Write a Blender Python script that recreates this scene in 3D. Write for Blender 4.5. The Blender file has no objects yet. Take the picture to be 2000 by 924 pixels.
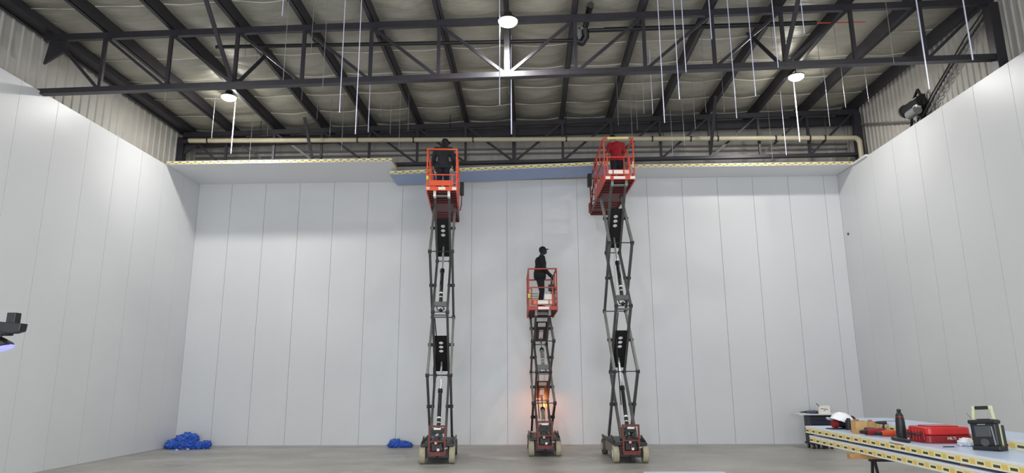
import bpy, math, random
from mathutils import Vector, Matrix, noise, Euler
random.seed(7)
scene = bpy.context.scene
col = scene.collection
PI = math.pi

# ---------------------------------------------------------------- camera
FPX, PITCH, YAW, ROLL = 1294.3, .21094, -.02772, -.00565
_f = Vector((math.sin(YAW)*math.cos(PITCH), math.cos(YAW)*math.cos(PITCH), math.sin(PITCH)))
_r0 = Vector((math.cos(YAW), -math.sin(YAW), 0)); _u0 = _r0.cross(_f)
CR = _r0*math.cos(ROLL)+_u0*math.sin(ROLL); CU = -_r0*math.sin(ROLL)+_u0*math.cos(ROLL); CF = _f
EYE = Vector((0, 0, 2.0))
cd = bpy.data.cameras.new('camera'); cam = bpy.data.objects.new('camera', cd); col.objects.link(cam)
cam.matrix_world = Matrix(((CR.x, CU.x, -CF.x, EYE.x), (CR.y, CU.y, -CF.y, EYE.y), (CR.z, CU.z, -CF.z, EYE.z), (0, 0, 0, 1)))
cd.sensor_fit = 'HORIZONTAL'; cd.sensor_width = 36; cd.lens = FPX/2000*36; cd.clip_end = 200; cd.clip_start = .05
scene.camera = cam
def at(px, py, X=None, Y=None, Z=None):
    d = CF+CR*((px-1000)/FPX)-CU*((py-462)/FPX)
    t = X/d.x if X is not None else Y/d.y if Y is not None else (Z-2)/d.z
    return EYE+d*t

# ---------------------------------------------------------------- materials
def lin(c): return tuple((v/255/12.92 if v/255 <= .04045 else ((v/255+.055)/1.055)**2.4) for v in c)+(1,)
MATS = {}
def mat(name, c, rough=.5, metal=0, emit=0, var=0, vscale=8, bump=0, bscale=30, spec=.5, coords='Object', alpha=1, stretch=(1, 1, 1)):
    if name in MATS: return MATS[name]
    m = bpy.data.materials.new(name); m.use_nodes = True; nt = m.node_tree; b = nt.nodes['Principled BSDF']
    b.inputs['Base Color'].default_value = lin(c); b.inputs['Roughness'].default_value = rough; b.inputs['Metallic'].default_value = metal
    b.inputs['Specular IOR Level'].default_value = spec
    if emit: b.inputs['Emission Color'].default_value = lin(c); b.inputs['Emission Strength'].default_value = emit
    if alpha < 1: b.inputs['Alpha'].default_value = alpha
    if var or bump:
        tc = nt.nodes.new('ShaderNodeTexCoord'); mp = nt.nodes.new('ShaderNodeMapping'); mp.inputs['Scale'].default_value = stretch
        nt.links.new(tc.outputs[coords], mp.inputs['Vector'])
        if var:
            n = nt.nodes.new('ShaderNodeTexNoise'); n.inputs['Scale'].default_value = vscale; n.inputs['Detail'].default_value = 5
            nt.links.new(mp.outputs[0], n.inputs['Vector'])
            r = nt.nodes.new('ShaderNodeMapRange'); r.inputs['From Min'].default_value = .3; r.inputs['From Max'].default_value = .7
            r.inputs['To Min'].default_value = 1-var; r.inputs['To Max'].default_value = 1+var
            nt.links.new(n.outputs['Fac'], r.inputs['Value'])
            mx = nt.nodes.new('ShaderNodeMix'); mx.data_type = 'RGBA'; mx.blend_type = 'MULTIPLY'; mx.inputs[0].default_value = 1
            mx.inputs[6].default_value = lin(c); nt.links.new(r.outputs[0], mx.inputs[7]); nt.links.new(mx.outputs[2], b.inputs['Base Color'])
        if bump:
            n2 = nt.nodes.new('ShaderNodeTexNoise'); n2.inputs['Scale'].default_value = bscale; n2.inputs['Detail'].default_value = 4
            nt.links.new(mp.outputs[0], n2.inputs['Vector'])
            bp = nt.nodes.new('ShaderNodeBump'); bp.inputs['Strength'].default_value = bump; bp.inputs['Distance'].default_value = .02
            nt.links.new(n2.outputs['Fac'], bp.inputs['Height']); nt.links.new(bp.outputs[0], b.inputs['Normal'])
    MATS[name] = m; return m
def tape_mat(name, rows, h):
    """Printed edge tape: dark dashes and yellow blocks on cream, period .234 m along local X."""
    m = bpy.data.materials.new(name); m.use_nodes = True; nt = m.node_tree; b = nt.nodes['Principled BSDF']; b.inputs['Roughness'].default_value = .45
    tc = nt.nodes.new('ShaderNodeTexCoord'); sp = nt.nodes.new('ShaderNodeSeparateXYZ'); nt.links.new(tc.outputs['Object'], sp.inputs[0])
    ad = nt.nodes.new('ShaderNodeMath'); ad.operation = 'ADD'; nt.links.new(sp.outputs[0], ad.inputs[0]); nt.links.new(sp.outputs[1], ad.inputs[1])
    def mth(op, a, v=None, a2=None):
        n = nt.nodes.new('ShaderNodeMath'); n.operation = op; nt.links.new(a, n.inputs[0])
        if a2 is not None: nt.links.new(a2, n.inputs[1])
        elif v is not None: n.inputs[1].default_value = v
        return n.outputs[0]
    def band(v, lo, hi): return mth('MULTIPLY', mth('GREATER_THAN', v, lo), a2=mth('LESS_THAN', v, hi))
    u0 = mth('DIVIDE', ad.outputs[0], .234); dark = None
    for i, (zc, hh, ph) in enumerate(rows):
        u = mth('FRACT', mth('ADD', u0, ph)); q = mth('MULTIPLY', band(u, .1, .52), a2=band(sp.outputs[2], zc-hh, zc+hh))
        dark = q if dark is None else mth('MAXIMUM', dark, a2=q)
    yel = band(mth('FRACT', mth('ADD', u0, rows[0][2])), .6, .97); yel = mth('MULTIPLY', yel, a2=band(sp.outputs[2], -.36*h, .12*h))
    m1 = nt.nodes.new('ShaderNodeMix'); m1.data_type = 'RGBA'; m1.inputs[6].default_value = lin((232, 222, 170)); m1.inputs[7].default_value = lin((224, 192, 104)); nt.links.new(yel, m1.inputs[0])
    m2 = nt.nodes.new('ShaderNodeMix'); m2.data_type = 'RGBA'; m2.inputs[7].default_value = lin((66, 70, 52)); nt.links.new(m1.outputs[2], m2.inputs[6]); nt.links.new(dark, m2.inputs[0])
    nt.links.new(m2.outputs[2], b.inputs['Base Color']); return m

M = dict(
    panel=mat('panel_white', (214, 215, 217), .38, var=.012, vscale=.8),
    groove=mat('panel_joint', (176, 176, 178), .6),
    clad=mat('outer_cladding', (182, 178, 171), .6, var=.07, vscale=2.5),
    girt=mat('girt_grey', (125, 116, 112), .6),
    steel=mat('truss_steel', (52, 50, 56), .42, .15, var=.12, vscale=6),
    purlin=mat('purlin_steel', (50, 48, 54), .5, .1, var=.1, vscale=3),
    foil=mat('roof_insulation', (164, 160, 147), .45, .15, var=.08, vscale=3, bump=.8, bscale=5, stretch=(1, 3.2, 1)),
    seam=mat('seam_tape', (232, 230, 220), .4),
    cream=mat('cream_pipe', (184, 174, 148), .45, var=.05, vscale=6),
    dark=mat('dark_metal', (38, 38, 40), .45, .2, var=.1, vscale=12),
    black=mat('black_plastic', (20, 20, 22), .5),
    rod=mat('galvanised_rod_shaded', (150, 152, 158), .4, .3),  # darker copy for rods in shadow, shade put into the colour
    rod_lit=mat('galvanised_rod_lit', (228, 230, 255), .28, .15),  # paler copy for rods the lamps catch, light put into the colour
    armd=mat('scissor_arm_grey', (86, 86, 85), .45, .2, var=.15, vscale=10),
    arml=mat('lift_grey_and_lit_arms', (132, 132, 127), .45, .1, var=.1, vscale=10),  # also the lit tone of the arms facing the light
    plate=mat('black_plate', (26, 26, 28), .45, .1),
    chrome=mat('chrome', (225, 228, 232), .14, .75),
    tyre=mat('beige_tyre', (172, 162, 138), .8, var=.12, vscale=20),
    tyre2=mat('grey_tyre', (95, 90, 84), .85, var=.12, vscale=20),
    label=mat('white_label', (240, 236, 228), .5),
    labelr=mat('pale_red_label', (235, 190, 180), .5),
    labelo=mat('orange_label', (235, 120, 60), .5),
    hivis=mat('lime_tag', (200, 225, 60), .5),
    dred=mat('dark_red_frame', (108, 40, 33), .5, var=.15, vscale=14),
    maroon=mat('platform_underside_red', (96, 20, 20), .5, var=.1, vscale=8),
    blue=mat('blue_film', (148, 168, 208), .35, var=.03, vscale=2),
    bluet=mat('pale_blue_film', (192, 208, 234), .3, var=.04, vscale=2.5),
    skinm=mat('panel_skin', (225, 226, 228), .35),
    wood=mat('timber', (176, 132, 84), .7, var=.18, vscale=14, stretch=(1, 1, 6)),
    card=mat('cardboard', (190, 150, 100), .8, var=.05, vscale=12),
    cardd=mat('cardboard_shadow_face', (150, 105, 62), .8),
    red=mat('red_plastic', (186, 30, 30), .35, var=.04, vscale=10),
    redd=mat('dark_red_plastic', (130, 22, 26), .4),
    orange=mat('orange_plastic', (200, 70, 22), .4),
    white=mat('white_plastic', (238, 238, 240), .3),
    beige=mat('olive_beige_plastic', (190, 188, 150), .45),
    screen=mat('grey_screen', (66, 68, 70), .25),
    grey=mat('mid_grey', (128, 128, 130), .5),
    navy=mat('navy_plastic', (18, 18, 44), .45),
    film=mat('blue_plastic_film', (46, 92, 190), .28, var=.25, vscale=9, bump=.5, bscale=30),
    film2=mat('pale_blue_plastic_film', (110, 150, 225), .25, bump=.4, bscale=30),
    wfilm=mat('white_plastic_film', (232, 232, 238), .25, bump=.5, bscale=40),
    skin=mat('skin', (112, 74, 56), .55), skin2=mat('light_skin', (176, 128, 104), .55), dskin=mat('shaded_skin_tone', (48, 32, 26), .55),
    cloth=mat('black_cloth', (24, 25, 30), .85, bump=.25, bscale=14), cloth2=mat('charcoal_cloth', (34, 36, 42), .85, bump=.25, bscale=14),
    denim=mat('dark_navy_cloth', (22, 26, 38), .85, bump=.25, bscale=14),
    redc=mat('red_cloth', (150, 18, 34), .8, bump=.25, bscale=14),
    hair=mat('dark_hair', (16, 13, 12), .7), boot=mat('boot_leather', (30, 26, 24), .6),
    lamp=mat('lamp_diffuser', (255, 250, 232), .4, emit=60), amber=mat('amber_lamp', (255, 170, 30), .3, emit=5),
    bluel=mat('blue_lens', (90, 90, 255), .3, emit=4), redp=mat('thin_red_pipe', (190, 70, 50), .5),
)
T1 = tape_mat('edge_tape_single_row', [(-.016, .013, 0)], .105)
T2 = tape_mat('edge_tape_two_rows', [(-.026, .009, 0), (.020, .009, .5)], .10)
# concrete
fm = bpy.data.materials.new('concrete_floor'); fm.use_nodes = True; nt = fm.node_tree; b = nt.nodes['Principled BSDF']
tc = nt.nodes.new('ShaderNodeTexCoord'); n1 = nt.nodes.new('ShaderNodeTexNoise'); n1.inputs['Scale'].default_value = .55; n1.inputs['Detail'].default_value = 8; n1.inputs['Roughness'].default_value = .62
mp = nt.nodes.new('ShaderNodeMapping'); mp.inputs['Scale'].default_value = (1, 1.6, 1); nt.links.new(tc.outputs['Object'], mp.inputs[0]); nt.links.new(mp.outputs[0], n1.inputs['Vector'])
cr = nt.nodes.new('ShaderNodeValToRGB'); e = cr.color_ramp.elements; e[0].position = .3; e[0].color = lin((138, 136, 131)); e[1].position = .72; e[1].color = lin((184, 181, 175))
nt.links.new(n1.outputs['Fac'], cr.inputs[0])
n3 = nt.nodes.new('ShaderNodeTexNoise'); n3.inputs['Scale'].default_value = 3.2; n3.inputs['Detail'].default_value = 6; n3.inputs['Distortion'].default_value = 1.5; nt.links.new(tc.outputs['Object'], n3.inputs['Vector'])
r3 = nt.nodes.new('ShaderNodeMapRange'); r3.inputs[1].default_value = .6; r3.inputs[2].default_value = .78; r3.inputs[3].default_value = 0; r3.inputs[4].default_value = .6; nt.links.new(n3.outputs['Fac'], r3.inputs[0])
mx = nt.nodes.new('ShaderNodeMix'); mx.data_type = 'RGBA'; nt.links.new(r3.outputs[0], mx.inputs[0]); nt.links.new(cr.outputs[0], mx.inputs[6]); mx.inputs[7].default_value = lin((196, 195, 190)); nt.links.new(mx.outputs[2], b.inputs['Base Color'])
r4 = nt.nodes.new('ShaderNodeMapRange'); r4.inputs[3].default_value = .28; r4.inputs[4].default_value = .55; nt.links.new(n1.outputs['Fac'], r4.inputs[0]); nt.links.new(r4.outputs[0], b.inputs['Roughness'])
M['floor'] = fm

# ---------------------------------------------------------------- mesh helpers
class MB:
    def __init__(s): s.v = []; s.f = []
    def add(s, vs, fs):
        n = len(s.v); s.v += [Vector(v) for v in vs]; s.f += [tuple(i+n for i in f) for f in fs]; return s
    def box(s, a, b, rz=0, piv=None):
        x0, y0, z0 = a; x1, y1, z1 = b
        vs = [Vector(p) for p in ((x0, y0, z0), (x1, y0, z0), (x1, y1, z0), (x0, y1, z0), (x0, y0, z1), (x1, y0, z1), (x1, y1, z1), (x0, y1, z1))]
        if rz:
            p = Vector(piv) if piv else Vector(((x0+x1)/2, (y0+y1)/2, 0)); R = Matrix.Rotation(rz, 3, 'Z'); vs = [R@(v-p)+p for v in vs]
        return s.add(vs, [(0, 3, 2, 1), (4, 5, 6, 7), (0, 1, 5, 4), (1, 2, 6, 5), (2, 3, 7, 6), (3, 0, 4, 7)])
    def bar(s, p, q, w, h, side=(1, 0, 0)):
        p, q = Vector(p), Vector(q); d = (q-p).normalized(); sd = Vector(side); sd = (sd-d*sd.dot(d)).normalized(); u = sd.cross(d)
        vs = []
        for c in (p, q):
            for a, b_ in ((-1, -1), (1, -1), (1, 1), (-1, 1)): vs.append(c+sd*a*w/2+u*b_*h/2)
        return s.add(vs, [(0, 1, 2, 3), (7, 6, 5, 4), (0, 4, 5, 1), (1, 5, 6, 2), (2, 6, 7, 3), (3, 7, 4, 0)])
    def tube(s, p, q, r, r2=None, n=12, caps=True):
        p, q = Vector(p), Vector(q); r2 = r if r2 is None else r2; d = (q-p).normalized()
        a = d.cross(Vector((0, 0, 1)) if abs(d.z) < .9 else Vector((1, 0, 0))).normalized(); b_ = d.cross(a)
        vs = [c+(a*math.cos(2*PI*i/n)+b_*math.sin(2*PI*i/n))*rr for c, rr in ((p, r), (q, r2)) for i in range(n)]
        fs = [(i, (i+1) % n, n+(i+1) % n, n+i) for i in range(n)]
        if caps: fs += [tuple(range(n-1, -1, -1)), tuple(range(n, 2*n))]
        return s.add(vs, fs)
    def path(s, pts, r, n=8):
        for i in range(len(pts)-1): s.tube(pts[i], pts[i+1], r, n=n)
        for p in pts[1:-1]: s.ball(p, (r*1.02,)*3, 8, 6)
        return s
    def ball(s, c, rad, nu=16, nv=10, rot=None):
        c = Vector(c); vs = []; R = rot.to_matrix() if rot else None
        for j in range(nv+1):
            th = PI*j/nv
            for i in range(nu):
                v = Vector((rad[0]*math.sin(th)*math.cos(2*PI*i/nu), rad[1]*math.sin(th)*math.sin(2*PI*i/nu), rad[2]*math.cos(th)))
                vs.append(c+(R@v if R else v))
        return s.add(vs, [(j*nu+i, (j+1)*nu+i, (j+1)*nu+(i+1) % nu, j*nu+(i+1) % nu) for j in range(nv) for i in range(nu)])
    def cap(s, p, q, r0, r1):      # tapered capsule
        s.tube(p, q, r0, r1, 16); s.ball(p, (r0,)*3, 14, 8); s.ball(q, (r1,)*3, 14, 8); return s
    def lathe(s, prof, c=(0, 0, 0), n=24, axis='Z'):
        vs = []
        for r, z in prof:
            for i in range(n):
                x, y = r*math.cos(2*PI*i/n), r*math.sin(2*PI*i/n)
                v = Vector((x, y, z)) if axis == 'Z' else Vector((z, x, y)) if axis == 'X' else Vector((x, z, -y)); vs.append(v+Vector(c))
        k = len(prof)
        fs = [(j*n+i, j*n+(i+1) % n, (j+1)*n+(i+1) % n, (j+1)*n+i) for j in range(k-1) for i in range(n)]
        fs += [tuple(range(n-1, -1, -1)), tuple((k-1)*n+i for i in range(n))]
        return s.add(vs, fs)
    def prism(s, poly, d):          # poly of 3D points, extruded by d
        d = Vector(d); n = len(poly); vs = [Vector(p) for p in poly]+[Vector(p)+d for p in poly]
        return s.add(vs, [tuple(range(n-1, -1, -1)), tuple(range(n, 2*n))]+[(i, (i+1) % n, n+(i+1) % n, n+i) for i in range(n)])
    def xf(s, mtx): s.v = [mtx@v for v in s.v]; return s
    def mesh(s, name):
        me = bpy.data.meshes.new(name); me.from_pydata([tuple(v) for v in s.v], [], s.f); me.update(); return me
    def build(s, name, m, parent=None, smooth=False, bevel=0, loc=None):
        me = s.mesh(name); me.materials.append(m)
        import bmesh
        bm = bmesh.new(); bm.from_mesh(me); bmesh.ops.recalc_face_normals(bm, faces=bm.faces); bm.to_mesh(me); bm.free()
        o = bpy.data.objects.new(name, me); col.objects.link(o)
        if parent: o.parent = parent
        if loc: o.location = loc
        if smooth:
            me.polygons.foreach_set('use_smooth', [True]*len(me.polygons)); me.set_sharp_from_angle(angle=math.radians(40))
        if bevel:
            b_ = o.modifiers.new('bevel', 'BEVEL'); b_.width = bevel; b_.segments = 2; b_.limit_method = 'ANGLE'
        return o
def empty(name, loc=(0, 0, 0), rz=0, rot=None):
    o = bpy.data.objects.new(name, None); col.objects.link(o); o.location = loc; o.empty_display_size = .1
    o.rotation_euler = rot if rot else (0, 0, rz); return o
def tag(o, label=None, cat=None, group=None, kind=None):
    if label: o['label'] = label
    if cat: o['category'] = cat
    if group: o['group'] = group
    if kind: o['kind'] = kind
    return o
def B(a, b_, name, m, parent=None, bevel=0, rz=0): return MB().box(a, b_, rz).build(name, m, parent, bevel=bevel)
def blob(mb, name, m, parent, voxel, smooth=4):
    o = mb.build(name, m, None); md = o.modifiers.new('r', 'REMESH'); md.mode = 'VOXEL'; md.voxel_size = voxel; md.use_smooth_shade = True
    sm = o.modifiers.new('s', 'SMOOTH'); sm.factor = .5; sm.iterations = smooth
    dg = bpy.context.evaluated_depsgraph_get(); me = bpy.data.meshes.new_from_object(o.evaluated_get(dg)); o.modifiers.clear(); o.data = me
    me.name = name
    if not me.materials: me.materials.append(m)
    if parent: o.parent = parent
    return o
ORD = ['first', 'second', 'third', 'fourth', 'fifth', 'sixth', 'seventh', 'eighth', 'ninth', 'tenth', 'eleventh', 'twelfth', 'thirteenth', 'fourteenth', 'fifteenth', 'sixteenth']

# ---------------------------------------------------------------- the room
D, XL, XR, HW, PW = 20.986, -11.007, 10.021, 8.40, 1.1447
YF = -4.0
def st(o, lab=None): o['kind'] = 'structure'; return o
st(B((-11.5, YF-.2, -.15), (10.7, 21.4, 0), 'floor', M['floor']))
def panel_wall(name, seams, fixed, axis, lo, hi, z1, sgn):
    """white insulated panels standing side by side with thin recessed joints"""
    g = .005; mb = MB(); edges = [lo]+[s for s in seams if lo+.02 < s < hi-.02]+[hi]
    for i in range(len(edges)-1):
        a, b_ = edges[i]+g, edges[i+1]-g; t0, t1 = (fixed, fixed+sgn*.03); t0, t1 = min(t0, t1), max(t0, t1)
        if axis == 'X': mb.box((a, t0, .02), (b_, t1, z1))
        else: mb.box((t0, a, .02), (t1, b_, z1))
    o = st(mb.build(name, M['panel']))
    t0, t1 = fixed+sgn*.022, fixed+sgn*.12; t0, t1 = min(t0, t1), max(t0, t1)
    c = MB().box((lo, t0, .0), (hi, t1, z1-.002)) if axis == 'X' else MB().box((t0, lo, .0), (t1, hi, z1-.002))
    c.build('joint_backing', M['groove'], o); return o
panel_wall('wall_back', [-9.902+k*PW for k in range(19)], D, 'X', XL, XR, HW, 1)
ys = [18.80+PW-k*PW for k in range(24)][::-1]
panel_wall('wall_left', ys, XL, 'Y', YF, D+.12, HW, -1)
panel_wall('wall_right', ys, XR, 'Y', YF, D+.12, HW, 1)
st(MB().box((-11.4, YF-.12, 0), (-6, YF, 10.7)).box((6, YF-.12, 0), (10.6, YF, 10.7)).box((-6, YF-.12, 5.5), (6, YF, 10.7)).build('wall_front', M['panel']))
ld = bpy.data.lights.new('added_daylight', 'AREA'); ld.shape = 'RECTANGLE'; ld.size = 12; ld.size_y = 5.5; ld.energy = 1700; ld.color = (.86, .93, 1)  # area light added at the opening to lift the shaded parts
lo = bpy.data.objects.new('added_daylight', ld); col.objects.link(lo); lo.location = (0, YF-.1, 2.75); lo.rotation_euler = (PI/2, 0, 0)
# unseen roller door added behind the viewer to hold the fill light
t = empty('added_door_1', (0, YF-.2, 0)); t['kind'] = 'structure'
B((-6.1, -.1, 5.4), (6.1, .06, 5.9), 'added_roller_box', M['grey'], t)
for sx in (-1, 1): B((sx*6.05-.06, -.06, 0), (sx*6.05+.06, .06, 5.4), 'guide_rail', M['grey'], t)
st(MB().box((XL+.001, D-.03, 0), (XR-.001, D-.002, .035)).build('baseboard_back', M['groove']))
st(MB().box((XL+.002, YF, 0), (XL+.025, D-.03, .03)).build('baseboard_left', M['groove']))
st(MB().box((XR-.025, YF, 0), (XR-.002, D-.03, .03)).build('baseboard_right', M['groove']))
def zr(X): return 10.40+.02*X
def ribbed(name, fixed, axis, lo, hi, z0, z1f, sgn, p=.3):
    mb = MB(); prof = []; u = lo
    while u < hi:
        prof += [(u, 0), (u+p*.66, 0), (u+p*.75, .03), (u+p*.9, .03)]; u += p
    for i in range(len(prof)-1):
        (a, da), (b_, db) = prof[i], prof[i+1]
        P = lambda u, d, z: (u, fixed-sgn*d, z) if axis == 'X' else (fixed-sgn*d, u, z)
        za, zb = z1f(a), z1f(b_)
        mb.add([P(a, da, z0), P(b_, db, z0), P(b_, db, zb), P(a, da, za)], [(0, 1, 2, 3)])
        mb.add([P(a, -.02, z0), P(b_, -.02, z0), P(b_, -.02, zb), P(a, -.02, za)], [(3, 2, 1, 0)])
    return st(mb.build(name, M['clad']))
ribbed('wall_outer_left', -11.38, 'Y', YF, 21.2, 0, lambda u: 10.2, -1)
ribbed('wall_outer_right', 10.56, 'Y', YF, 21.2, 0, lambda u: 10.64, 1, .21)
ribbed('wall_outer_back', 21.2, 'X', -11.4, 10.6, 0, lambda u: zr(u)+.02, 1, .8)

# roof insulation sagging between the purlins
SP, X0N, SL = 1.537, -.471, .02
PX = [X0N+k*SP for k in range(-7, 8)]
mb = MB(); nx, ny = 220, 330
def roofz(x, y):
    u = ((x-X0N)/SP) % 1; sag = (1-(2*u-1)**2)
    v = ((y-13.1)/1.24) % 1; q = 1-(2*v-1)**2
    w = noise.noise(Vector((x*1.3, y*4, 3)))*.035+noise.noise(Vector((x*.8, y*14, 9)))*.008
    return zr(x)-.03-sag*(.04+.12*q)+w*sag
xs = [-11.4+22.0*i/nx for i in range(nx+1)]; yy = [YF-.1+(21.3-YF)*j/ny for j in range(ny+1)]
mb.add([(x, y, roofz(x, y)) for y in yy for x in xs], [(j*(nx+1)+i, j*(nx+1)+i+1, (j+1)*(nx+1)+i+1, (j+1)*(nx+1)+i) for j in range(ny) for i in range(nx)])
mb.box((-11.4, YF-.1, 10.72), (10.6, 21.3, 10.76))
roof = st(mb.build('ceiling', M['foil'], smooth=True))
mb = MB()
for k in range(-13, 7):
    y = 13.1+1.24*k
    if y > 20.9 or y < YF: continue
    for px in PX[:-1]:
        if random.random() < .06: continue
        n = 14; a = .05+random.random()*.05; bb = SP-.05-random.random()*.06
        for i in range(n):
            xa, xb = px+a+(bb-a)*i/n, px+a+(bb-a)*(i+1)/n
            y1 = y+.02*math.sin(xa*3); y2 = y+.02*math.sin(xb*3)
            mb.bar((xa, y1, roofz(xa, y1)-.008), (xb, y2, roofz(xb, y2)-.008), .018, .012, side=(0, 1, 0))
mb.build('seam_tape', M['seam'], roof)

# purlins
where = lambda x: 'left' if x < 0 else 'right'
order = sorted(range(len(PX)), key=lambda i: PX[i])
for n_, px in enumerate(PX):
    z = 10.025+.02*px; mb = MB()
    mb.box((px-.05, YF+.02, z), (px+.05, 21.1, z+.014)); mb.box((px-.05, YF+.02, z+.014), (px-.038, 21.1, z+.36)); mb.box((px+.038, YF+.02, z+.0), (px+.05, 21.1, z+.36))
    mb.box((px-.05, YF+.02, z+.35), (px+.05, 21.1, z+.36))
    lab = ('dark steel roof purlin against the left eave' if n_ == 0 else 'dark steel roof purlin against the right eave' if n_ == 14 else
           'dark steel roof purlin in the middle, above the lamp on the truss centre' if n_ == 7 else
           f'dark steel roof purlin, {ORD[abs(n_-7)-1]} to the {where(px+.47)} of the middle purlin')
    tag(mb.build('purlin', M['purlin']), lab, 'purlin', 'roof purlins running towards the back wall')
tag(B((-11.175, YF+.05, 9.84), (-10.9, 21.1, 10.0), 'eave_beam', M['purlin']), 'wide dark eave beam on top of the left cladding', 'beam')
tag(MB().box((-11.3, 20.35, 9.72), (10.5, 20.5, 9.99)).xf(Matrix.Shear('XZ', 4, (0, 0)) if False else Matrix.Identity(4)).build('eave_beam', M['purlin']), 'dark beam across the back of the roof above the rear truss', 'beam')
o = bpy.data.objects['eave_beam.001']
for v in o.data.vertices: v.co.z += .02*v.co.x
for z in (9.33, 9.5):
    tag(B((-11.3, 21.06, z), (10.5, 21.12, z+.05), 'wall_girt', M['girt']), f'thin horizontal girt on the rear cladding, {"lower" if z < 9.4 else "upper"} of the two', 'girt', 'girts on the rear cladding')

# ---------------------------------------------------------------- trusses
def truss(Y, label, za=9.944, zb=8.612, kl=-7, kr=7, sb=SL, ch=.13):
    t = empty('roof_truss', (0, Y, 0)); tag(t, label, 'truss', 'steel roof trusses')
    zt = lambda x: za+SL*x; zbm = lambda x: zb+sb*x
    xl, xr = -11.12, 10.36
    mb = MB(); mb.bar((xl, 0, zt(xl)), (xr, 0, zt(xr)), .10, .15, side=(0, 1, 0)); mb.build('top_chord', M['steel'], t)
    mb = MB(); mb.bar((xl+.02, -.055, zbm(xl)), (xr, -.055, zbm(xr)), .014, ch, side=(0, 1, 0)); mb.bar((xl+.02, .055, zbm(xl)), (xr, .055, zbm(xr)), .014, ch, side=(0, 1, 0))
    mb.bar((xl+.02, 0, zbm(xl)-ch/2+.007), (xr, 0, zbm(xr)-ch/2+.007), .16, .014, side=(0, 1, 0)); mb.bar((xl+.02, -.0, zbm(xl)+ch/2-.02), (xr, 0, zbm(xr)+ch/2-.02), .13, .012, side=(0, 1, 0)); mb.build('bottom_chord', M['steel'], t)
    for k in range(kl+1, kr):
        x = X0N+k*SP; w = .12 if k == 0 else .075
        MB().bar((x, 0, zbm(x)+.03), (x, 0, zt(x)-.04), .07, w, side=(0, 1, 0)).build('vertical_web', M['steel'], t)
    for k in range(kl, 0):
        a, b_ = X0N+k*SP, X0N+(k+1)*SP; a = max(a, -11.05)
        if k == kl: a = -10.72; zz = 9.5
        else: zz = zt(a)-.05
        MB().bar((a+.03, 0, zz), (b_-.06, 0, zbm(b_)+.06), .05, .065, side=(0, 1, 0)).build('diagonal_web', M['steel'], t)
        a, b_ = X0N-k*SP, X0N-(k+1)*SP; a = min(a, 10.2)
        MB().bar((a-.03, 0, zt(a)-.05), (b_+.06, 0, zbm(b_)+.06), .05, .065, side=(0, 1, 0)).build('diagonal_web', M['steel'], t)
    MB().prism([(-11.06, -.03, 9.08), (-10.98, -.03, 9.62), (-10.60, -.03, 9.70), (-10.60, -.03, 9.38)], (0, .06, 0)).build('haunch_bracket', M['steel'], t)
    return t
YN, YB = 13.673, 19.902
truss(YN, 'front dark steel roof truss, large, crossing the hall above the lifts')
truss(YB, 'rear dark steel roof truss just above the new ceiling panels', zb=8.665, sb=.008, ch=.10)
truss(YN-(YB-YN), 'third dark steel roof truss, nearest the viewer overhead')
def pst(x, y, lab, h, w=.11): tag(B((x-w, y-.11, 0), (x+w, y+.11, h), 'steel_column', M['steel'], bevel=.01), lab, 'column', 'steel columns behind the white side panels')
for y, nm in ((YN, 'front'), (YB+.05, 'rear')):
    pst(10.31, y, f'dark steel column at the right end of the {nm} truss', 10.1)
pst(-11.26, YB+.2, 'dark steel column at the left end of the rear truss', 9.7)
# fly braces from bottom chords up to purlins
def fly(p, q, lab, w=.09): tag(MB().bar(p, q, w, .035, side=(1, 0, 0)).build('fly_brace', M['steel']), lab, 'brace', 'bracing struts between trusses and purlins')
fly((-6.64, YN-.09, 8.56), (-6.80, 12.4, 9.93), 'dark strut rising towards the viewer from the front truss, upper left')
fly((5.64, YN-.09, 8.80), (5.71, 12.4, 10.13), 'dark strut rising towards the viewer from the front truss, upper right')
fly((-6.60, YN+.09, 8.56), (-6.3, 14.75, 9.88), 'dark strut rising away behind the front truss above the left lamp')
fly((5.60, YN+.09, 8.80), (5.3, 14.75, 10.11), 'dark strut rising away behind the front truss, left of the right lamp')
fly((-6.80, YB-.09, 8.55), (-6.88, 18.95, 9.88), 'dark strut leaning forward from the rear truss on the left')
fly((5.65, YB-.09, 8.81), (5.52, 18.4, 10.12), 'dark strut leaning forward from the rear truss on the right')

# pipes
P0, P1 = at(368, 275, Y=19.71), at(1668, 269.5, Y=19.71)
t = empty('cream_pipe', P0); tag(t, 'long cream pipe running across the hall in front of the rear truss', 'pipe')
L = lambda p: p-P0
MB().tube((0, 0, 0), L(P1), .075, n=16).build('pipe_run', M['cream'], t, smooth=True)
mb = MB(); prev = None; pts = []
for i in range(7):
    a = PI/2*i/6; pts.append(L(P1)+Vector((.16*math.sin(a), 0, -.16+.16*math.cos(a))))
mb.path(pts, .08, 14); mb.build('elbow', M['cream'], t, smooth=True)
MB().tube(pts[-1], pts[-1]+Vector((0, 0, 8.53-P1.z+.16)), .075, n=16).build('drop_pipe', M['cream'], t, smooth=True)
mb = MB(); mb.tube((-.12, 0, -.02), (.02, 0, -.005), .1, n=14); mb.ball((-.12, 0, 0), (.1, .1, .1)); mb.build('end_cap', M['dark'], t, smooth=True)
for fx in (.03, .26, .345, .435, .575, .703, .76, .80, .885, .935, .957):
    p = L(P0.lerp(P1, fx)); MB().tube(p-Vector((.02, 0, 0)), p+Vector((.02, 0, 0)), .092, n=14).build('coupling', M['dark'], t)
for fx in (.11, .26, .40, .575, .72, .80, .96):
    p = L(P0.lerp(P1, fx)); MB().tube(p+Vector((0, 0, .08)), p+Vector((0, 0, .88)), .012, n=6).build('pipe_hanger', M['dark'], t)
p0, p1 = at(422, 92, Y=14.45), at(1131, 79, Y=14.45)
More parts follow.
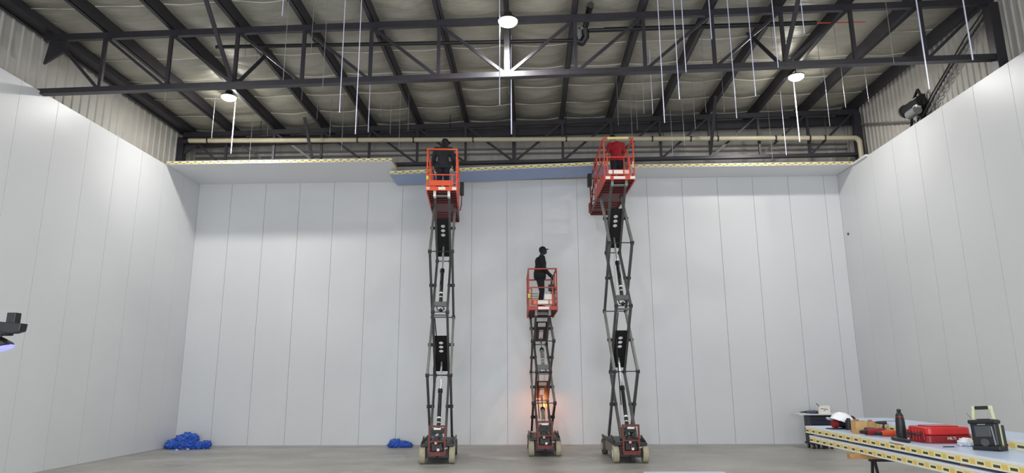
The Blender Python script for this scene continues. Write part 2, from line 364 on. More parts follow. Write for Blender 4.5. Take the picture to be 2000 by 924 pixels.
mb = MB(); mb.tube(p0, p1, .045, n=12); o = mb.build('heater_tube', M['black'], smooth=True); tag(o, 'black tube behind the front truss, running left from the black elbow', 'pipe')
t = empty('black_duct', at(1137, 80, Y=14.35)); tag(t, 'black elbow duct hanging from the roof right of the centre lamp', 'duct'); o_ = t.location.copy()
q = [at(1120, 78, Y=14.35)-o_, at(1137, 83, Y=14.35)-o_, at(1144, 72, Y=14.3)-o_, at(1143, 55, Y=14.2)-o_]
MB().path(q, .085, 12).build('elbow', M['black'], t, smooth=True)
MB().path([q[-1], at(1150, 22, Y=13.9)-o_, Vector((.13, -.95, .36))+Vector((0, 0, 0))], .07, 12).build('flue', M['black'], t, smooth=True)
a = at(1128, 52, Y=14.15)-o_; MB().box((a.x, a.y, a.z-.3), (a.x+.06, a.y+.05, a.z+.05)).box((a.x+.02, a.y, a.z-.06), (a.x+.62, a.y+.05, a.z-.02)).build('slotted_bracket', M['grey'], t)
tag(MB().tube(at(1150, 59, Y=14.2), at(1594, 45, Y=14.2), .055, n=12).build('heater_tube', M['black'], smooth=True), 'black tube behind the front truss, right of the black elbow', 'pipe')
tag(MB().tube(at(1595, 45, Y=14.2), at(1690, 43, Y=14.2), .014, n=8).build('red_pipe', M['redp'], smooth=True), 'thin red pipe continuing right from the end of the black tube', 'pipe')
tag(MB().tube((10.40, 20.1, 9.80), (10.44, 17.2, 8.75), .03, n=8).tube((10.40, 20.1, 9.80), (10.40, 20.1, 8.6), .03, n=8).build('conduit', M['girt'], smooth=True), 'thin grey conduit sloping down the right cladding to the wall edge', 'conduit')

# fan-like equipment and cable tray on the right cladding
fp = at(1787, 215, X=10.28); t = empty('wall_fan', fp); tag(t, 'dark motor unit mounted on the right cladding above the wall edge', 'motor')
mb = MB(); mb.tube((-.02, -.36, .12), (-.02, .34, .12), .15, n=18); mb.build('motor_body', M['dark'], t, smooth=True)
MB().tube((-.02, .34, .12), (-.02, .42, .12), .18, n=18).build('end_ring', M['steel'], t, smooth=True)
mb = MB(); mb.tube((-.1, -.28, -.1), (-.1, .12, -.1), .12, n=14); mb.build('gearbox', M['grey'], t, smooth=True)
mb = MB(); mb.bar((0, -.3, -.5), (0, -.05, .1), .05, .05); mb.bar((0, .3, -.5), (0, .1, .1), .05, .05); mb.bar((.02, -.42, .0), (.02, -.2, .5), .05, .05); mb.bar((.02, .1, .25), (.02, -.2, .5), .05, .05); mb.bar((.16, -.3, -.4), (.16, .3, -.4), .12, .06)
mb.bar((.18, -.1, -.35), (.18, -.1, .4), .1, .1); mb.build('mounting_frame', M['dark'], t)
MB().box((-.14, -.33, -.04), (-.02, -.15, .22)).build('junction_box', M['label'], t)
cp = [(10.42, 14.0, 10.0), (10.42, 14.7, 9.72), (10.42, 15.5, 9.36), (10.42, 16.2, 9.0), (10.42, 17.0, 8.5)]
t = empty('cable_tray', cp[0]); tag(t, 'ladder cable tray rising diagonally up the right cladding from the motor', 'cable tray')
c0 = Vector(cp[0]); mb = MB()
for dz in (.09, -.09):
    for i in range(4): mb.bar(Vector(cp[i])-c0+Vector((0, 0, dz)), Vector(cp[i+1])-c0+Vector((0, 0, dz)), .02, .03)
mb.build('side_rail', M['grey'], t)
for i in range(24):
    f = i/24*3.999; k = int(f); p = Vector(cp[k]).lerp(Vector(cp[k+1]), f-k)-c0; MB().bar(p+Vector((0, 0, -.09)), p+Vector((0, 0, .09)), .015, .03).build('rung', M['girt'], t)
mb = MB(); mb.path([Vector(p)-c0+Vector((-.02, 0, .14+.03*math.sin(i*2))) for i, p in enumerate(cp)], .018, 6); mb.path([Vector(p)-c0+Vector((-.02, .05, -.02)) for p in cp], .018, 6); mb.build('cable', M['black'], t)
tag(MB().tube(at(1657, 457, X=XR-.002), at(1657, 457, X=XR-.002)+Vector((-.02, 0, 0)), .04, n=10).build('cable_stub', M['dred']), 'small reddish stub sticking out of the right wall near the corner', 'wall fitting')

# ---------------------------------------------------------------- hanger rods (top pixel, bottom pixel, how lit)
RODS = [(422, 196, 413, 270, 0), (460, 204, 451, 300, 2), (491, 240, 487, 311, 0), (523, 248, 522, 266, 0), (553, -40, 551, 31, 1), (570, -25, 553, 156, 0), (609, 10, 607, 108, 0),
 (593, 110, 589, 196, 0), (640, 15, 630, 170, 0), (679, -10, 663, 220, 1), (711, -10, 694, 262, 1), (726, 110, 719, 258, 1), (621, 204, 619, 233, 0), (649, 205, 644, 265, 0), (672, 200, 667, 292, 0),
 (747, 160, 743, 230, 0), (767, 165, 762, 262, 0), (784, 175, 779, 290, 0), (799, 195, 797, 255, 0), (327, 120, 321, 198, 0), (983, -20, 976, 205, 1), (996, 120, 994, 185, 0), (1000, 90, 999, 262, 2),
 (1280, -10, 1298, 240, 1), (1306, -30, 1327, 194, 1), (1329, -40, 1340, 141, 1), (1266, 110, 1275, 222, 1), (1249, 75, 1258, 222, 0), (1235, 150, 1245, 253, 0), (1221, 155, 1235, 270, 0), (1209, 160, 1208, 245, 0),
 (1377, -40, 1390, 76, 1), (1426, -10, 1439, 231, 1), (1461, -30, 1476, 188, 1), (1508, -40, 1520, 132, 1), (1562, -45, 1571, 66, 1), (1405, 120, 1415, 220, 0), (1353, 166, 1358, 252, 0), (1333, 180, 1337, 284, 0),
 (1376, 160, 1379, 220, 0), (1524, 190, 1536, 303, 1), (1554, 161, 1562, 277, 2), (1596, 142, 1621, 246, 0), (1637, 130, 1652, 210, 0), (1684, 112, 1697, 200, 0), (1724, -20, 1746, 123, 0),
 (1789, -25, 1815, 174, 2), (1876, -40, 1900, 117, 2), (1967, -45, 1978, 49, 0), (1499, 212, 1509, 311, 0), (1316, 200, 1314, 300, 0), (1372, 65, 1374, 126, 0), (1623, 60, 1635, 105, 0), (1504, 58, 1509, 90, 0), (1583, 105, 1605, 160, 0), (479, 96, 478, 115, 0), (501, 110, 500, 134, 0)]
def region(x):
    for lim, nm in ((460, 'near left lamp'), (640, 'right of left lamp'), (730, 'left of left lift'), (900, 'above left lift'), (1150, 'by truss centre'),
                    (1300, 'above right lift'), (1420, 'right of right lift'), (1545, 'left of right lamp'), (1700, 'right of right lamp'), (2001, 'over right wall')):
        if x <= lim: return nm
RODS.sort(key=lambda r: r[2]); cnt = {}
tot = {}
for r in RODS: tot[region(r[2])] = tot.get(region(r[2]), 0)+1
for u, v, u2, v2, br in RODS:
    d = CF+CR*((u-1000)/FPX)-CU*((v-462)/FPX); k = (10.06-2)/(d.z-.02*d.x); top = EYE+d*k
    bot = at(u2, v2, Y=top.y)
    zt_ = roofz(bot.x, top.y)+.02
    rr = (.0055, .009, .015)[br]  # lit rods drawn thicker to take in their glare
    o = MB().tube((0, 0, 0), (0, 0, zt_-bot.z), rr, n=8).build('hanger_rod', M['rod_lit'] if br else M['rod'], loc=(bot.x, top.y, bot.z), smooth=True)
    rg = region(u2); i = cnt.get(rg, 0); cnt[rg] = i+1
    nm = 'only one' if tot[rg] == 1 else f'{ORD[i]} from left'
    tag(o, f'{"brightly lit thick" if br == 2 else "lit thin" if br else "shaded thin"} roof rod, {nm} of those {rg}', 'hanger rod', 'hanger rods dangling from the roof')

# ---------------------------------------------------------------- lamps
def high_bay(p, label, power, r=.2, hs=1):
    t = empty('high_bay_lamp', p); tag(t, label, 'lamp', 'high bay lamps')
    MB().lathe([(.05, .2*hs), (.09, .18*hs), (.1, .1*hs), (r, .05*hs), (r+.02, .03), (r+.02, .0), (r, .0)]).build('housing', M['dark'], t, smooth=True)
    prof = [(r*math.cos(a*PI/12), -.1*math.sin(a*PI/12)) for a in range(0, 6)]+[(.005, -.1)]
    MB().lathe([(r*.98, .012)]+prof).build('diffuser', M['lamp'], t, smooth=True)
    zt_ = roofz(p[0], p[1])-p[2]+.02
    if any(abs(q_-p[0]) < .07 for q_ in PX): zt_ = 10.027+.02*p[0]-p[2]
    if zt_ > .2: MB().tube((0, 0, .19*hs), (0, 0, zt_), .012, n=8).build('hook_chain', M['dark'], t)
    ld = bpy.data.lights.new('lamp_light', 'AREA'); ld.shape = 'DISK'; ld.size = r*2; ld.energy = power; ld.color = (1, .992, .968); ld.spread = math.radians(178)
    lo = bpy.data.objects.new('lamp_light', ld); col.objects.link(lo); lo.parent = t; lo.location = (0, 0, -.13)
    pd = bpy.data.lights.new('lamp_glow', 'POINT'); pd.shadow_soft_size = .12; pd.energy = power*.2; pd.color = (1, .97, .88)
    po = bpy.data.objects.new('lamp_glow', pd); col.objects.link(po); po.parent = t; po.location = (0, 0, -.24)
    return t
PWR = 166
p = at(447, 190, Y=17.35); high_bay((p.x, p.y, p.z), 'glowing high bay lamp on the left, under the roof behind the front truss', PWR)
p = at(1555, 150, Y=17.1); high_bay((p.x, p.y, p.z), 'glowing high bay lamp on the right, under the roof behind the front truss', PWR, hs=.5)
p = at(992, 42, Y=12.85); high_bay((p.x, p.y, p.z), 'glowing high bay lamp in the centre, in front of the front truss', PWR)
high_bay((-8.3, 9.2, 9.6), 'added high bay lamp overhead on the left, unseen above the view', PWR*.52)  # this and the next four lamps are unseen, added to light the hall
high_bay((7.5, 9.2, 9.75), 'added high bay lamp overhead on the right, unseen above the view', PWR*.52)
high_bay((-.4, 4.2, 9.6), 'added unseen high bay lamp overhead in the middle, nearest the viewer', PWR)
high_bay((-8.3, 1.0, 9.6), 'added unseen high bay lamp behind the viewer on the left', PWR*.52)
high_bay((7.5, 1.0, 9.75), 'added unseen high bay lamp behind the viewer on the right', PWR*.52)

# ---------------------------------------------------------------- insulated panels
def sandwich(name, L_, W_, T_, loc, rot, label, group, top, bottom, tape):
    """L along local X, W along local Y, centred on thickness"""
    t = empty(name, loc, rot=rot); tag(t, label, 'insulated panel', group)
    h = T_/2
    if top is M['bluet']:
        B((0, 0, h-.026), (L_, W_, h), 'top_skin', M['skinm'], t); B((.012, .02, h), (L_-.012, W_-.02, h+.002), 'protective_film', top, t)
    else: B((0, 0, h-.012), (L_, W_, h), 'top_skin', top, t)
    B((0, 0, -h), (L_, W_, -h+.012), 'bottom_skin', bottom, t)
    B((.004, .004, -h+.012), (L_-.004, W_-.004, h-.012), 'edge_tape', tape, t)
    return t
sandwich('ceiling_panel', 6.88, 1.04, .10, (XL+.003, 18.885, 8.452), (0, 0, 0), 'white ceiling panel at upper left, front one with the taped edge', 'ceiling panels already fitted', M['skinm'], M['skinm'], T2)
sandwich('ceiling_panel', 6.88, 1.058, .10, (XL+.003, 19.926, 8.452), (0, 0, 0), 'white ceiling panel at upper left, rear one touching the back wall', 'ceiling panels already fitted', M['skinm'], M['skinm'], T2)
sandwich('ceiling_panel', 6.85, 1.14, .10, (3.16, 19.84, 8.452), (0, 0, 0), 'white ceiling panel at upper right, against the right wall', 'ceiling panels already fitted', M['skinm'], M['skinm'], T2)
a = math.atan2(.2, 6.2)
sandwich('ceiling_panel', 7.2, 1.145, .12, (-4.33, 19.60, 8.262), (0, -a, 0), 'blue filmed ceiling panel being lifted into the gap by the workers', 'ceiling panels already fitted', M['skinm'], M['blue'], T2)['group'] = 'ceiling panel being fitted'
# taped cove trim where the right wall meets the ceiling gap
st(MB().box((XR-.06, 19.0, HW-.02), (XR+.1, 19.84, HW+.04)).build('trim_1', M['skinm']))
# stacks on the right
Z1 = 1.22
R90 = (0, 0, -PI/2)
def stackpanel(x0, x1, ynear, yfar, ztop, label, top, T_=.105):
    return sandwich('wall_panel', yfar-ynear, x1-x0, T_, (x0, yfar, ztop-T_/2), R90, label, 'insulated panels stacked on trestles', top, M['skinm'], T1)
# local X -> -Y, local Y -> +X
stackpanel(4.43, 5.575, 5.2, 11.3, Z1, 'blue-white panel under the tools, top of the left stack', M['bluet'])
stackpanel(4.45, 5.59, 5.2, 11.22, Z1-.14, 'panel just beneath the one carrying the tools', M['bluet'])
stackpanel(5.18, 5.885, 5.2, 11.55, Z1+.107, 'raised panel behind the radio and red case, lying on the stack', M['bluet'])
for yk in (9.9, 7.4): B((4.5, yk, Z1-.135), (5.5, yk+.06, Z1-.106), 'packing_batten', M['wood'])
for i, o in enumerate([o for o in bpy.data.objects if o.name.startswith('packing_batten')]): tag(o, f'thin timber batten between the two stacked panels, {"far" if i == 0 else "near"} one', 'batten')
def trestle(y, label):
    zt_ = Z1-.14-.105; t = empty('trestle', (4.9, y, 0)); tag(t, label, 'trestle', 'trestles under the panel stack')
    B((-.58, -.05, zt_-.075), (.95, .05, zt_-.001), 'timber_beam', M['wood'], t, bevel=.004)
    B((-.30, -.04, zt_-.11), (.9, .04, zt_-.076), 'steel_top', M['dark'], t)
    for sx in (-.25, .8):
        for sy in (-1, 1):
            MB().bar((sx, sy*.03, zt_-.1), (sx+(.0 if sy < 0 else .04), sy*.3, .0), .03, .03).build('leg', M['dark'], t)
        MB().bar((sx, -.16, .5), (sx, .16, .5), .02, .02).build('leg_brace', M['dark'], t)
trestle(9.62, 'dark folding trestle with timber on top under the far end of the stack')
trestle(6.3, 'dark folding trestle under the near end of the stack')
t = empty('dust_extractor', (4.86, 7.95, 0)); tag(t, 'black rounded machine with grey ribs standing under the panel stack', 'vacuum cleaner')
MB().lathe([(.02, .05), (.19, .06), (.2, .45), (.19, .8), (.15, .9), (.02, .93)], n=28).build('drum', M['black'], t, smooth=True)
mb = MB(); mb.lathe([(.205, .62), (.21, .64), (.21, .68), (.205, .70)], n=28); mb.build('band', M['grey'], t, smooth=True)
MB().path([(-.13, -.17, .25), (-.22, -.2, .5), (-.22, -.18, .8), (-.13, -.1, .9)], .035, 10).build('hose', M['grey'], t, smooth=True)
for a in range(3): MB().tube((.15*math.cos(a*2.1)-.02, .15*math.sin(a*2.1), .03), (.15*math.cos(a*2.1)+.02, .15*math.sin(a*2.1), .03), .03).build('castor', M['dark'], t)
# low panel in the foreground, bottom edge of the frame
t = sandwich('wall_panel', 4.2, 1.145, .105, (1.60, 10.12, .67-.052), R90, 'pale panel edge at the bottom of the photo, right of the right lift', 'insulated panels stacked on trestles', M['bluet'], M['skinm'], T1)
for y in (9.2, 6.6):
    tt = empty('trestle', (2.17, y, 0)); tag(tt, f'low trestle under the foreground panel, {"far" if y > 8 else "near"} one', 'trestle')
    B((-.5, -.05, .49), (.5, .05, .564), 'timber_beam', M['wood'], tt)
    for sx in (-.4, .4):
        for sy in (-1, 1): MB().bar((sx, sy*.03, .5), (sx, sy*.2, 0), .03, .03).build('leg', M['dark'], tt)

# ---------------------------------------------------------------- things on the stack
def on(px, py, z=Z1): return at(px, py, Z=z)
def power_tool(px, py, rz, label, body, acc, s=1, style=0):
    p = on(px, py); t = empty('power_tool', p, rz); tag(t, label, 'power tool', 'power tools on the panel stack')
    if style == 0:      # drill lying on its side, chuck towards -x
        MB().tube((-.12*s, 0, .045*s), (.10*s, 0, .045*s), .036*s, .042*s, 16).build('motor_body', body, t, smooth=True)
        MB().tube((-.19*s, 0, .045*s), (-.12*s, 0, .045*s), .018*s, .03*s, 14).build('chuck', M['black'], t, smooth=True)
        MB().bar((.05*s, .02*s, .04*s), (.08*s, .17*s, .035*s), .045*s, .045*s, side=(0, 0, 1)).build('grip', M['black'], t, bevel=.008)
        B((.03*s, .16*s, .0), (.14*s, .23*s, .075*s), 'battery', acc, t, bevel=.008)
    else:               # upright drill resting on its battery
        B((-.06*s, -.035*s, 0), (.06*s, .035*s, .06*s), 'battery', acc, t, bevel=.008)
        MB().bar((0, 0, .05*s), (.015*s, 0, .16*s), .04*s, .045*s).build('grip', M['black'], t, bevel=.008)
        MB().tube((-.10*s, 0, .19*s), (.08*s, 0, .19*s), .034*s, .04*s, 16).build('motor_body', body, t, smooth=True)
        MB().tube((-.16*s, 0, .19*s), (-.10*s, 0, .19*s), .016*s, .028*s, 14).build('chuck', M['dark'], t, smooth=True)
    return t
# magnetic-base saw under the helmet
p = on(1645, 838); t = empty('circular_saw', p, .25); tag(t, 'black and red circular saw lying under the white helmet', 'power tool', 'power tools on the panel stack')
B((-.22, -.07, 0), (.2, .09, .014), 'base_plate', M['black'], t, bevel=.004)
MB().tube((-.1, .0, .09), (.12, .02, .075), .06, .065, 18).build('motor_body', M['dark'], t, smooth=True)
MB().tube((-.16, -.01, .075), (-.10, -.01, .08), .055, .06, 18).build('end_cover', M['redd'], t, smooth=True)
MB().tube((.14, -.05, .11), (.14, .0, .11), .085, n=22).build('blade_guard', M['black'], t, smooth=True)
MB().path([(-.1, .02, .13), (-.02, .02, .18), (.1, .02, .17)], .018, 10).build('handle', M['dred'], t, smooth=True)
# helmet resting tilted on the saw
hp = at(1645, 828, Y=p.y+.02); t = empty('safety_helmet', hp, rot=(0, math.radians(24), .25)); t.scale = (1.12,)*3; tag(t, 'white safety helmet tilted on top of tools, with black ear fitting', 'helmet')
mb = MB(); n = 28; vs = []; R_ = [(.155, .0), (.150, .035), (.138, .075), (.112, .112), (.07, .138), (.025, .150), (.004, .152)]
for r, z in R_:
    for i in range(n):
        a = 2*PI*i/n; vs.append((r*1.12*math.cos(a)-.0, r*.9*math.sin(a), z+(.008*math.cos(4*a) if r > .1 and False else 0)))
fs = [(j*n+i, j*n+(i+1) % n, (j+1)*n+(i+1) % n, (j+1)*n+i) for j in range(len(R_)-1) for i in range(n)]+[tuple((len(R_)-1)*n+i for i in range(n))]
mb.add(vs, fs); o = mb.build('shell', M['white'], t, smooth=True); sd = o.modifiers.new('s', 'SOLIDIFY'); sd.thickness = .004
mb = MB(); vs = []
for k, (rx, ry) in enumerate(((.168, .136), (.235, .15))):
    for i in range(13):
        a = PI-.95+1.9*i/12; vs.append((rx*math.cos(a), ry*math.sin(a), .008-.012*k))
mb.add(vs, [(i, i+1, 14+i, 13+i) for i in range(12)]); o = mb.build('peak', M['white'], t, smooth=True); sd = o.modifiers.new('s', 'SOLIDIFY'); sd.thickness = .005
MB().tube((.06, -.16, .03), (.06, -.125, .03), .034, n=18).build('ear_fitting', M['black'], t, smooth=True)
MB().bar((-.02, 0, .149), (.1, 0, .128), .03, .012, side=(0, 1, 0)).build('ridge', M['white'], t, bevel=.003)
tag(MB().tube((0, 0, 0), (0, 0, .05), .05, .04, 18).tube((0, 0, .05), (0, 0, .09), .025, .02, 12).build('battery_charger', M['red'], loc=on(1669, 844), smooth=True), 'small bright red tool cap beside the cardboard', 'tool')
tag(MB().tube((0, 0, 0), (0, 0, .14), .048, .045, 18).tube((0, 0, .14), (0, 0, .17), .03, .025, 14).build('spray_can', M['black'], loc=on(1659, 840), smooth=True), 'short black canister beside the helmet', 'canister')
def carton(px, py, w, d, h, rz, label):
    t = empty('cardboard_box', on(px, py), rz); tag(t, label, 'box')
    MB().box((-w/2, 0, 0), (w/2, d, h)).build('body', M['card'], t)
    MB().bar((0, d, h), (0, d+.03, h+.02), w*.5, .004, side=(1, 0, 0)).build('flap', M['cardd'], t)
    MB().box((-w/2+.004, .004, h), (w/2-.004, d-.004, h+.001)).build('open_top', M['cardd'], t)
carton(1685, 848, .17, .12, .17, .1, 'open cardboard box standing right of the helmet')
carton(1706, 840, .12, .06, .12, 0, 'small cardboard box behind the first drill')
power_tool(1710, 851, .2, 'black and red drill lying right of the cardboard box', M['redd'], M['black'], 1.15, 0)
power_tool(1726, 842, -.3, 'dark drill standing on its battery in the tool heap', M['dark'], M['redd'], .62, 1)
power_tool(1737, 853, .15, 'orange and black drill lying left of the black flask', M['orange'], M['orange'], .95, 0)
t = empty('caulking_gun', on(1716, 838), .12); tag(t, 'long grey caulking gun lying behind the drills', 'caulking gun')
MB().tube((0, 0, .10), (.34, 0, .105), .016, n=10).build('rod', M['grey'], t, smooth=True); MB().tube((.02, 0, .06), (.3, 0, .065), .026, n=12).build('cartridge', M['white'], t, smooth=True)
MB().bar((.0, 0, .11), (-.03, 0, .0), .03, .03).bar((.32, 0, .1), (.33, 0, 0), .03, .03).build('frame', M['dark'], t)
t = empty('flask', on(1762, 857)); tag(t, 'tall black flask with knobbed lid between the drills and the red case', 'flask')
MB().lathe([(.058, 0), (.062, .01), (.058, .12), (.052, .24), (.048, .255)]).build('body', M['black'], t, smooth=True)
MB().lathe([(.044, .255), (.046, .275), (.046, .285), (.04, .30), (.028, .325), (.018, .33), (.026, .34), (.026, .36), (.008, .37)], n=20).build('lid', M['dark'], t, smooth=True)
MB().lathe([(.0465, .262), (.048, .266), (.048, .272), (.0465, .276)]).build('ring', M['redd'], t, smooth=True)
tag(MB().path([on(1744, 860)+Vector((0, 0, .023)), on(1758, 863)+Vector((0, 0, .023)), on(1776, 866)+Vector((0, 0, .023))], .022, 10).build('torch', M['dark'], smooth=True), 'dark tube handle lying at the foot of the flask', 'torch')
tag(MB().path([on(1738, 865)+Vector((0, 0, .006)), on(1748, 868)+Vector((0, 0, .006)), on(1756, 869)+Vector((0, 0, .006)), on(1764, 871)+Vector((0, 0, .006))], .006, 6).build('cord', M['redd'], smooth=True), 'thin dark red cord lying in front of the flask', 'cord')
# red case
t = empty('tool_case', on(1812, 867), .04); tag(t, 'red plastic tool case lying flat left of the radio', 'tool case')
w, d, h = .55, .40, .185
def octo(x0, x1, y0, y1, z0, z1, c): return MB().prism([(x0+c, y0, z0), (x1-c, y0, z0), (x1, y0+c, z0), (x1, y1-c, z0), (x1-c, y1, z0), (x0+c, y1, z0), (x0, y1-c, z0), (x0, y0+c, z0)], (0, 0, z1-z0))
octo(0, w, 0, d, .0, h*.5, .04).build('base', M['redd'], t, bevel=.012)
octo(-.002, w+.002, -.002, d+.002, h*.51, h, .05).build('lid', M['red'], t, bevel=.02)
octo(.09, w-.09, .07, d-.07, h, h+.012, .03).build('lid_panel', M['red'], t, bevel=.006)
MB().path([(-.0, .1, .1), (-.05, .12, .1), (-.05, .28, .1), (.0, .3, .1)], .014, 10).build('handle', M['black'], t, smooth=True)
for yy_ in (.05, .33): B((-.016, yy_-.02, .04), (.0, yy_+.04, .14), 'latch', M['redd'], t, bevel=.004)
for yy_ in (.13, .19, .25): B((-.008, yy_, .02), (.0, yy_+.02, .16), 'rib', M['red'], t, bevel=.003)
fc = bpy.data.curves.new('logo', 'FONT'); fc.body = 'HILTI'; fc.size = .045; fc.extrude = .001
fo = bpy.data.objects.new('logo', fc); col.objects.link(fo); dg = bpy.context.evaluated_depsgraph_get(); me = bpy.data.meshes.new_from_object(fo.evaluated_get(dg)); bpy.data.objects.remove(fo)
me.materials.clear(); me.materials.append(M['label']); lo = bpy.data.objects.new('logo', me); col.objects.link(lo); lo.parent = t; lo.location = (.24, -.0045, .045); lo.rotation_euler = (PI/2, 0, 0)
# crumpled bags
def crumple(name, blobs, m, loc, seed, amp=.35, sub=5):
    import bmesh
    bm = bmesh.new()
    for (c, r) in blobs:
        g = bmesh.ops.create_icosphere(bm, subdivisions=sub, radius=1)['verts']
        for v in g:
            n_ = v.co.copy(); q = n_*1.9+Vector((seed, c[0]*7, c[2]*5)); w_ = abs(noise.noise(q))*1.3+abs(noise.noise(q*2.2))*.75+abs(noise.noise(q*5))*.18
            k = 1-amp*.5+amp*w_*.9; v.co = Vector((c[0]+n_.x*r[0]*k, c[1]+n_.y*r[1]*k, max(.002, c[2]+n_.z*r[2]*k)))
    me = bpy.data.meshes.new(name); bm.to_mesh(me); bm.free(); me.materials.append(m); o = bpy.data.objects.new(name, me); col.objects.link(o); o.location = loc
    me.polygons.foreach_set('use_smooth', [True]*len(me.polygons)); return o
tag(crumple('plastic_bag', [((0, 0, .045), (.075, .07, .05)), ((.09, -.01, .03), (.08, .06, .035)), ((.17, .0, .02), (.06, .05, .025))], M['wfilm'], on(1888, 872), 3, .6, 4), 'crumpled white plastic bag between the red case and the radio', 'bag')
tag(B((-.06, -.008, 0), (.06, .008, .012), 'marker_pen', M['black'], bevel=.003), 'black marker lying in front of the red case', 'pen').location = on(1853, 874)
# radio
t = empty('jobsite_radio', on(1928, 881), math.radians(-42), ); t.rotation_euler = (math.radians(-5), math.radians(-4), math.radians(-54)); t.scale = (.96,)*3; tag(t, 'black jobsite radio with beige carry handle, leaning back on the panel', 'radio')
B((-.14, -.01, .0), (.14, .19, .055), 'base_bumper', M['black'], t, bevel=.015)
B((-.13, .0, .05), (.13, .10, .30), 'front_housing', M['black'], t, bevel=.02)
B((-.12, .10, .06), (.125, .175, .285), 'rear_housing', M['beige'], t, bevel=.015)
B((-.145, -.008, .29), (.145, .11, .335), 'top_bumper', M['black'], t, bevel=.014)
B((-.145, .05, .03), (-.125, .12, .31), 'side_bumper', M['black'], t, bevel=.006); B((.125, .14, .03), (.14, .185, .28), 'side_bumper', M['black'], t, bevel=.006)
B((-.085, -.006, .15), (.07, .001, .265), 'display', M['screen'], t, bevel=.003)
MB().tube((0, -.012, .09), (0, .0, .09), .042, n=24).tube((0, -.018, .09), (0, -.01, .09), .02, n=20).build('dial', M['screen'], t, smooth=True)
B((-.05, -.006, .277), (.03, .001, .287), 'badge', M['grey'], t)
MB().bar((.085, -.004, .26), (.1, -.004, .06), .012, .008).build('light_strip', M['grey'], t)
mb = MB()
for sx in (-1, 1): mb.bar((sx*.105, .06, .33), (sx*.09, .07, .46), .028, .022)
mb.build('handle_arm', M['beige'], t, bevel=.004); MB().bar((-.105, .07, .465), (.105, .07, .465), .045, .032, side=(0, 0, 1)).build('handle_grip', M['beige'], t, bevel=.008)
MB().bar((-.07, .07, .466), (.07, .07, .466), .04, .038, side=(0, 0, 1)).build('grip_pad', M['black'], t, bevel=.006)
B((-.06, .03, .335), (.06, .09, .345), 'handle_rest', M['black'], t)
MB().tube((-.12, .1, .33), (-.19, .12, .42), .004, n=6).build('aerial', M['grey'], t)

# ---------------------------------------------------------------- tool trolley by the back wall
cx, cy = 8.22, 20.0
t = empty('tool_trolley', (cx, cy, 0)); tag(t, 'dark wheeled tool trolley standing by the back wall on the right', 'trolley')
B((-.30, -.22, .16), (.30, .24, .90), 'cabinet', M['navy'], t, bevel=.012)
for i in range(6): B((-.285, -.235, .19+i*.118), (.285, -.218, .295+i*.118), 'drawer', M['navy'], t, bevel=.005)
B((-.33, -.25, .12), (.33, .27, .17), 'base_frame', M['black'], t, bevel=.01)
for sx in (-.25, .02, .25):
    for sy in (-.17, .18):
        w_ = MB().tube((sx-.022, sy, .065), (sx+.022, sy, .065), .063, n=18).build('castor', M['black'], t, smooth=True)
        MB().tube((sx-.026, sy, .065), (sx+.026, sy, .065), .03, n=12).build('hub', M['grey'], w_, smooth=True)
B((-.32, -.24, .90), (.32, .26, .93), 'top_tray', M['black'], t, bevel=.008)
tp = sandwich('offcut_board', 1.22, .6, .03, (7.60, 19.74, .945), (0, 0, 0), 'white board laid across the top of the tool trolley', 'boards', M['skinm'], M['skinm'], M['skinm']); del tp['group']
tp['category'] = 'board'
t = empty('parts_box', (8.36, 19.92, .96), .05); tag(t, 'white carton with printing standing on the trolley board', 'box')
B((-.16, -.08, 0), (.17, .1, .22), 'body', M['label'], t)
MB().bar((-.16, -.08, .22), (-.2, -.10, .28), .008, .16).bar((-.16, .1, .22), (.17, .1, .22), .01, .004).build('flap', M['grey'], t)
mb = MB(); 
for i, (x, wd) in enumerate(((-.10, .035), (-.055, .03), (-.018, .022), (.01, .03), (.046, .02), (.072, .03))): mb.box((x, -.083, .13-.003*i), (x+wd, -.0795, .148-.003*i))
mb.build('printing', M['dark'], t); B((-.01, -.083, .08), (.02, -.0795, .10), 'printed_mark', M['dark'], t)
t = empty('cordless_drill', (8.02, 19.9, .96), .1); tag(t, 'small blue-grey power tool lying on the trolley board', 'power tool')
MB().tube((-.16, 0, .05), (.12, 0, .05), .035, .05, 16).build('motor_body', mat('slate_blue', (70, 84, 112), .5), t, smooth=True); MB().tube((-.34, 0, .045), (-.16, 0, .05), .01, .028, 12).build('chuck', M['black'], t, smooth=True)
MB().bar((.05, 0, .04), (.07, .16, .03), .05, .05, side=(0, 0, 1)).build('grip', M['black'], t, bevel=.008); B((.08, -.04, 0), (.17, .06, .08), 'battery', M['navy'], t, bevel=.008)

# blue plastic film heaps
tag(crumple('plastic_sheet', [((0, 0, .12), (.30, .26, .17)), ((.30, .02, .22), (.28, .22, .22)), ((.42, -.02, .10), (.34, .25, .16)), ((.75, 0, .08), (.26, .2, .12)), ((.12, .0, .26), (.18, .16, .14)), ((.52, .0, .30), (.13, .13, .13)), ((-.12, .02, .12), (.13, .16, .11)), ((.93, 0, .12), (.13, .12, .11))], M['film'], (-10.66, 20.42, 0), 1.3, .55), 'large crumpled blue plastic sheet in the left corner of the room', 'plastic sheet')
tag(crumple('plastic_sheet', [((0, 0, .10), (.2, .16, .14)), ((.2, 0, .08), (.2, .15, .11)), ((.38, 0, .06), (.14, .13, .08)), ((-.12, 0, .06), (.12, .12, .07))], M['film'], (-4.1, 20.6, 0), 7.7, .5), 'small crumpled blue plastic sheet on the floor left of the left lift', 'plastic sheet')
for i, (u, v) in enumerate(((345, 880), (367, 878))):
    tag(crumple('paper_scrap', [((0, 0, .012), (.05, .04, .02))], M['wfilm'], at(u, v, Z=0), i*3.1, .6, 3), f'{"left" if i == 0 else "right"} one of two tiny white scraps before the large blue sheet', 'scrap')

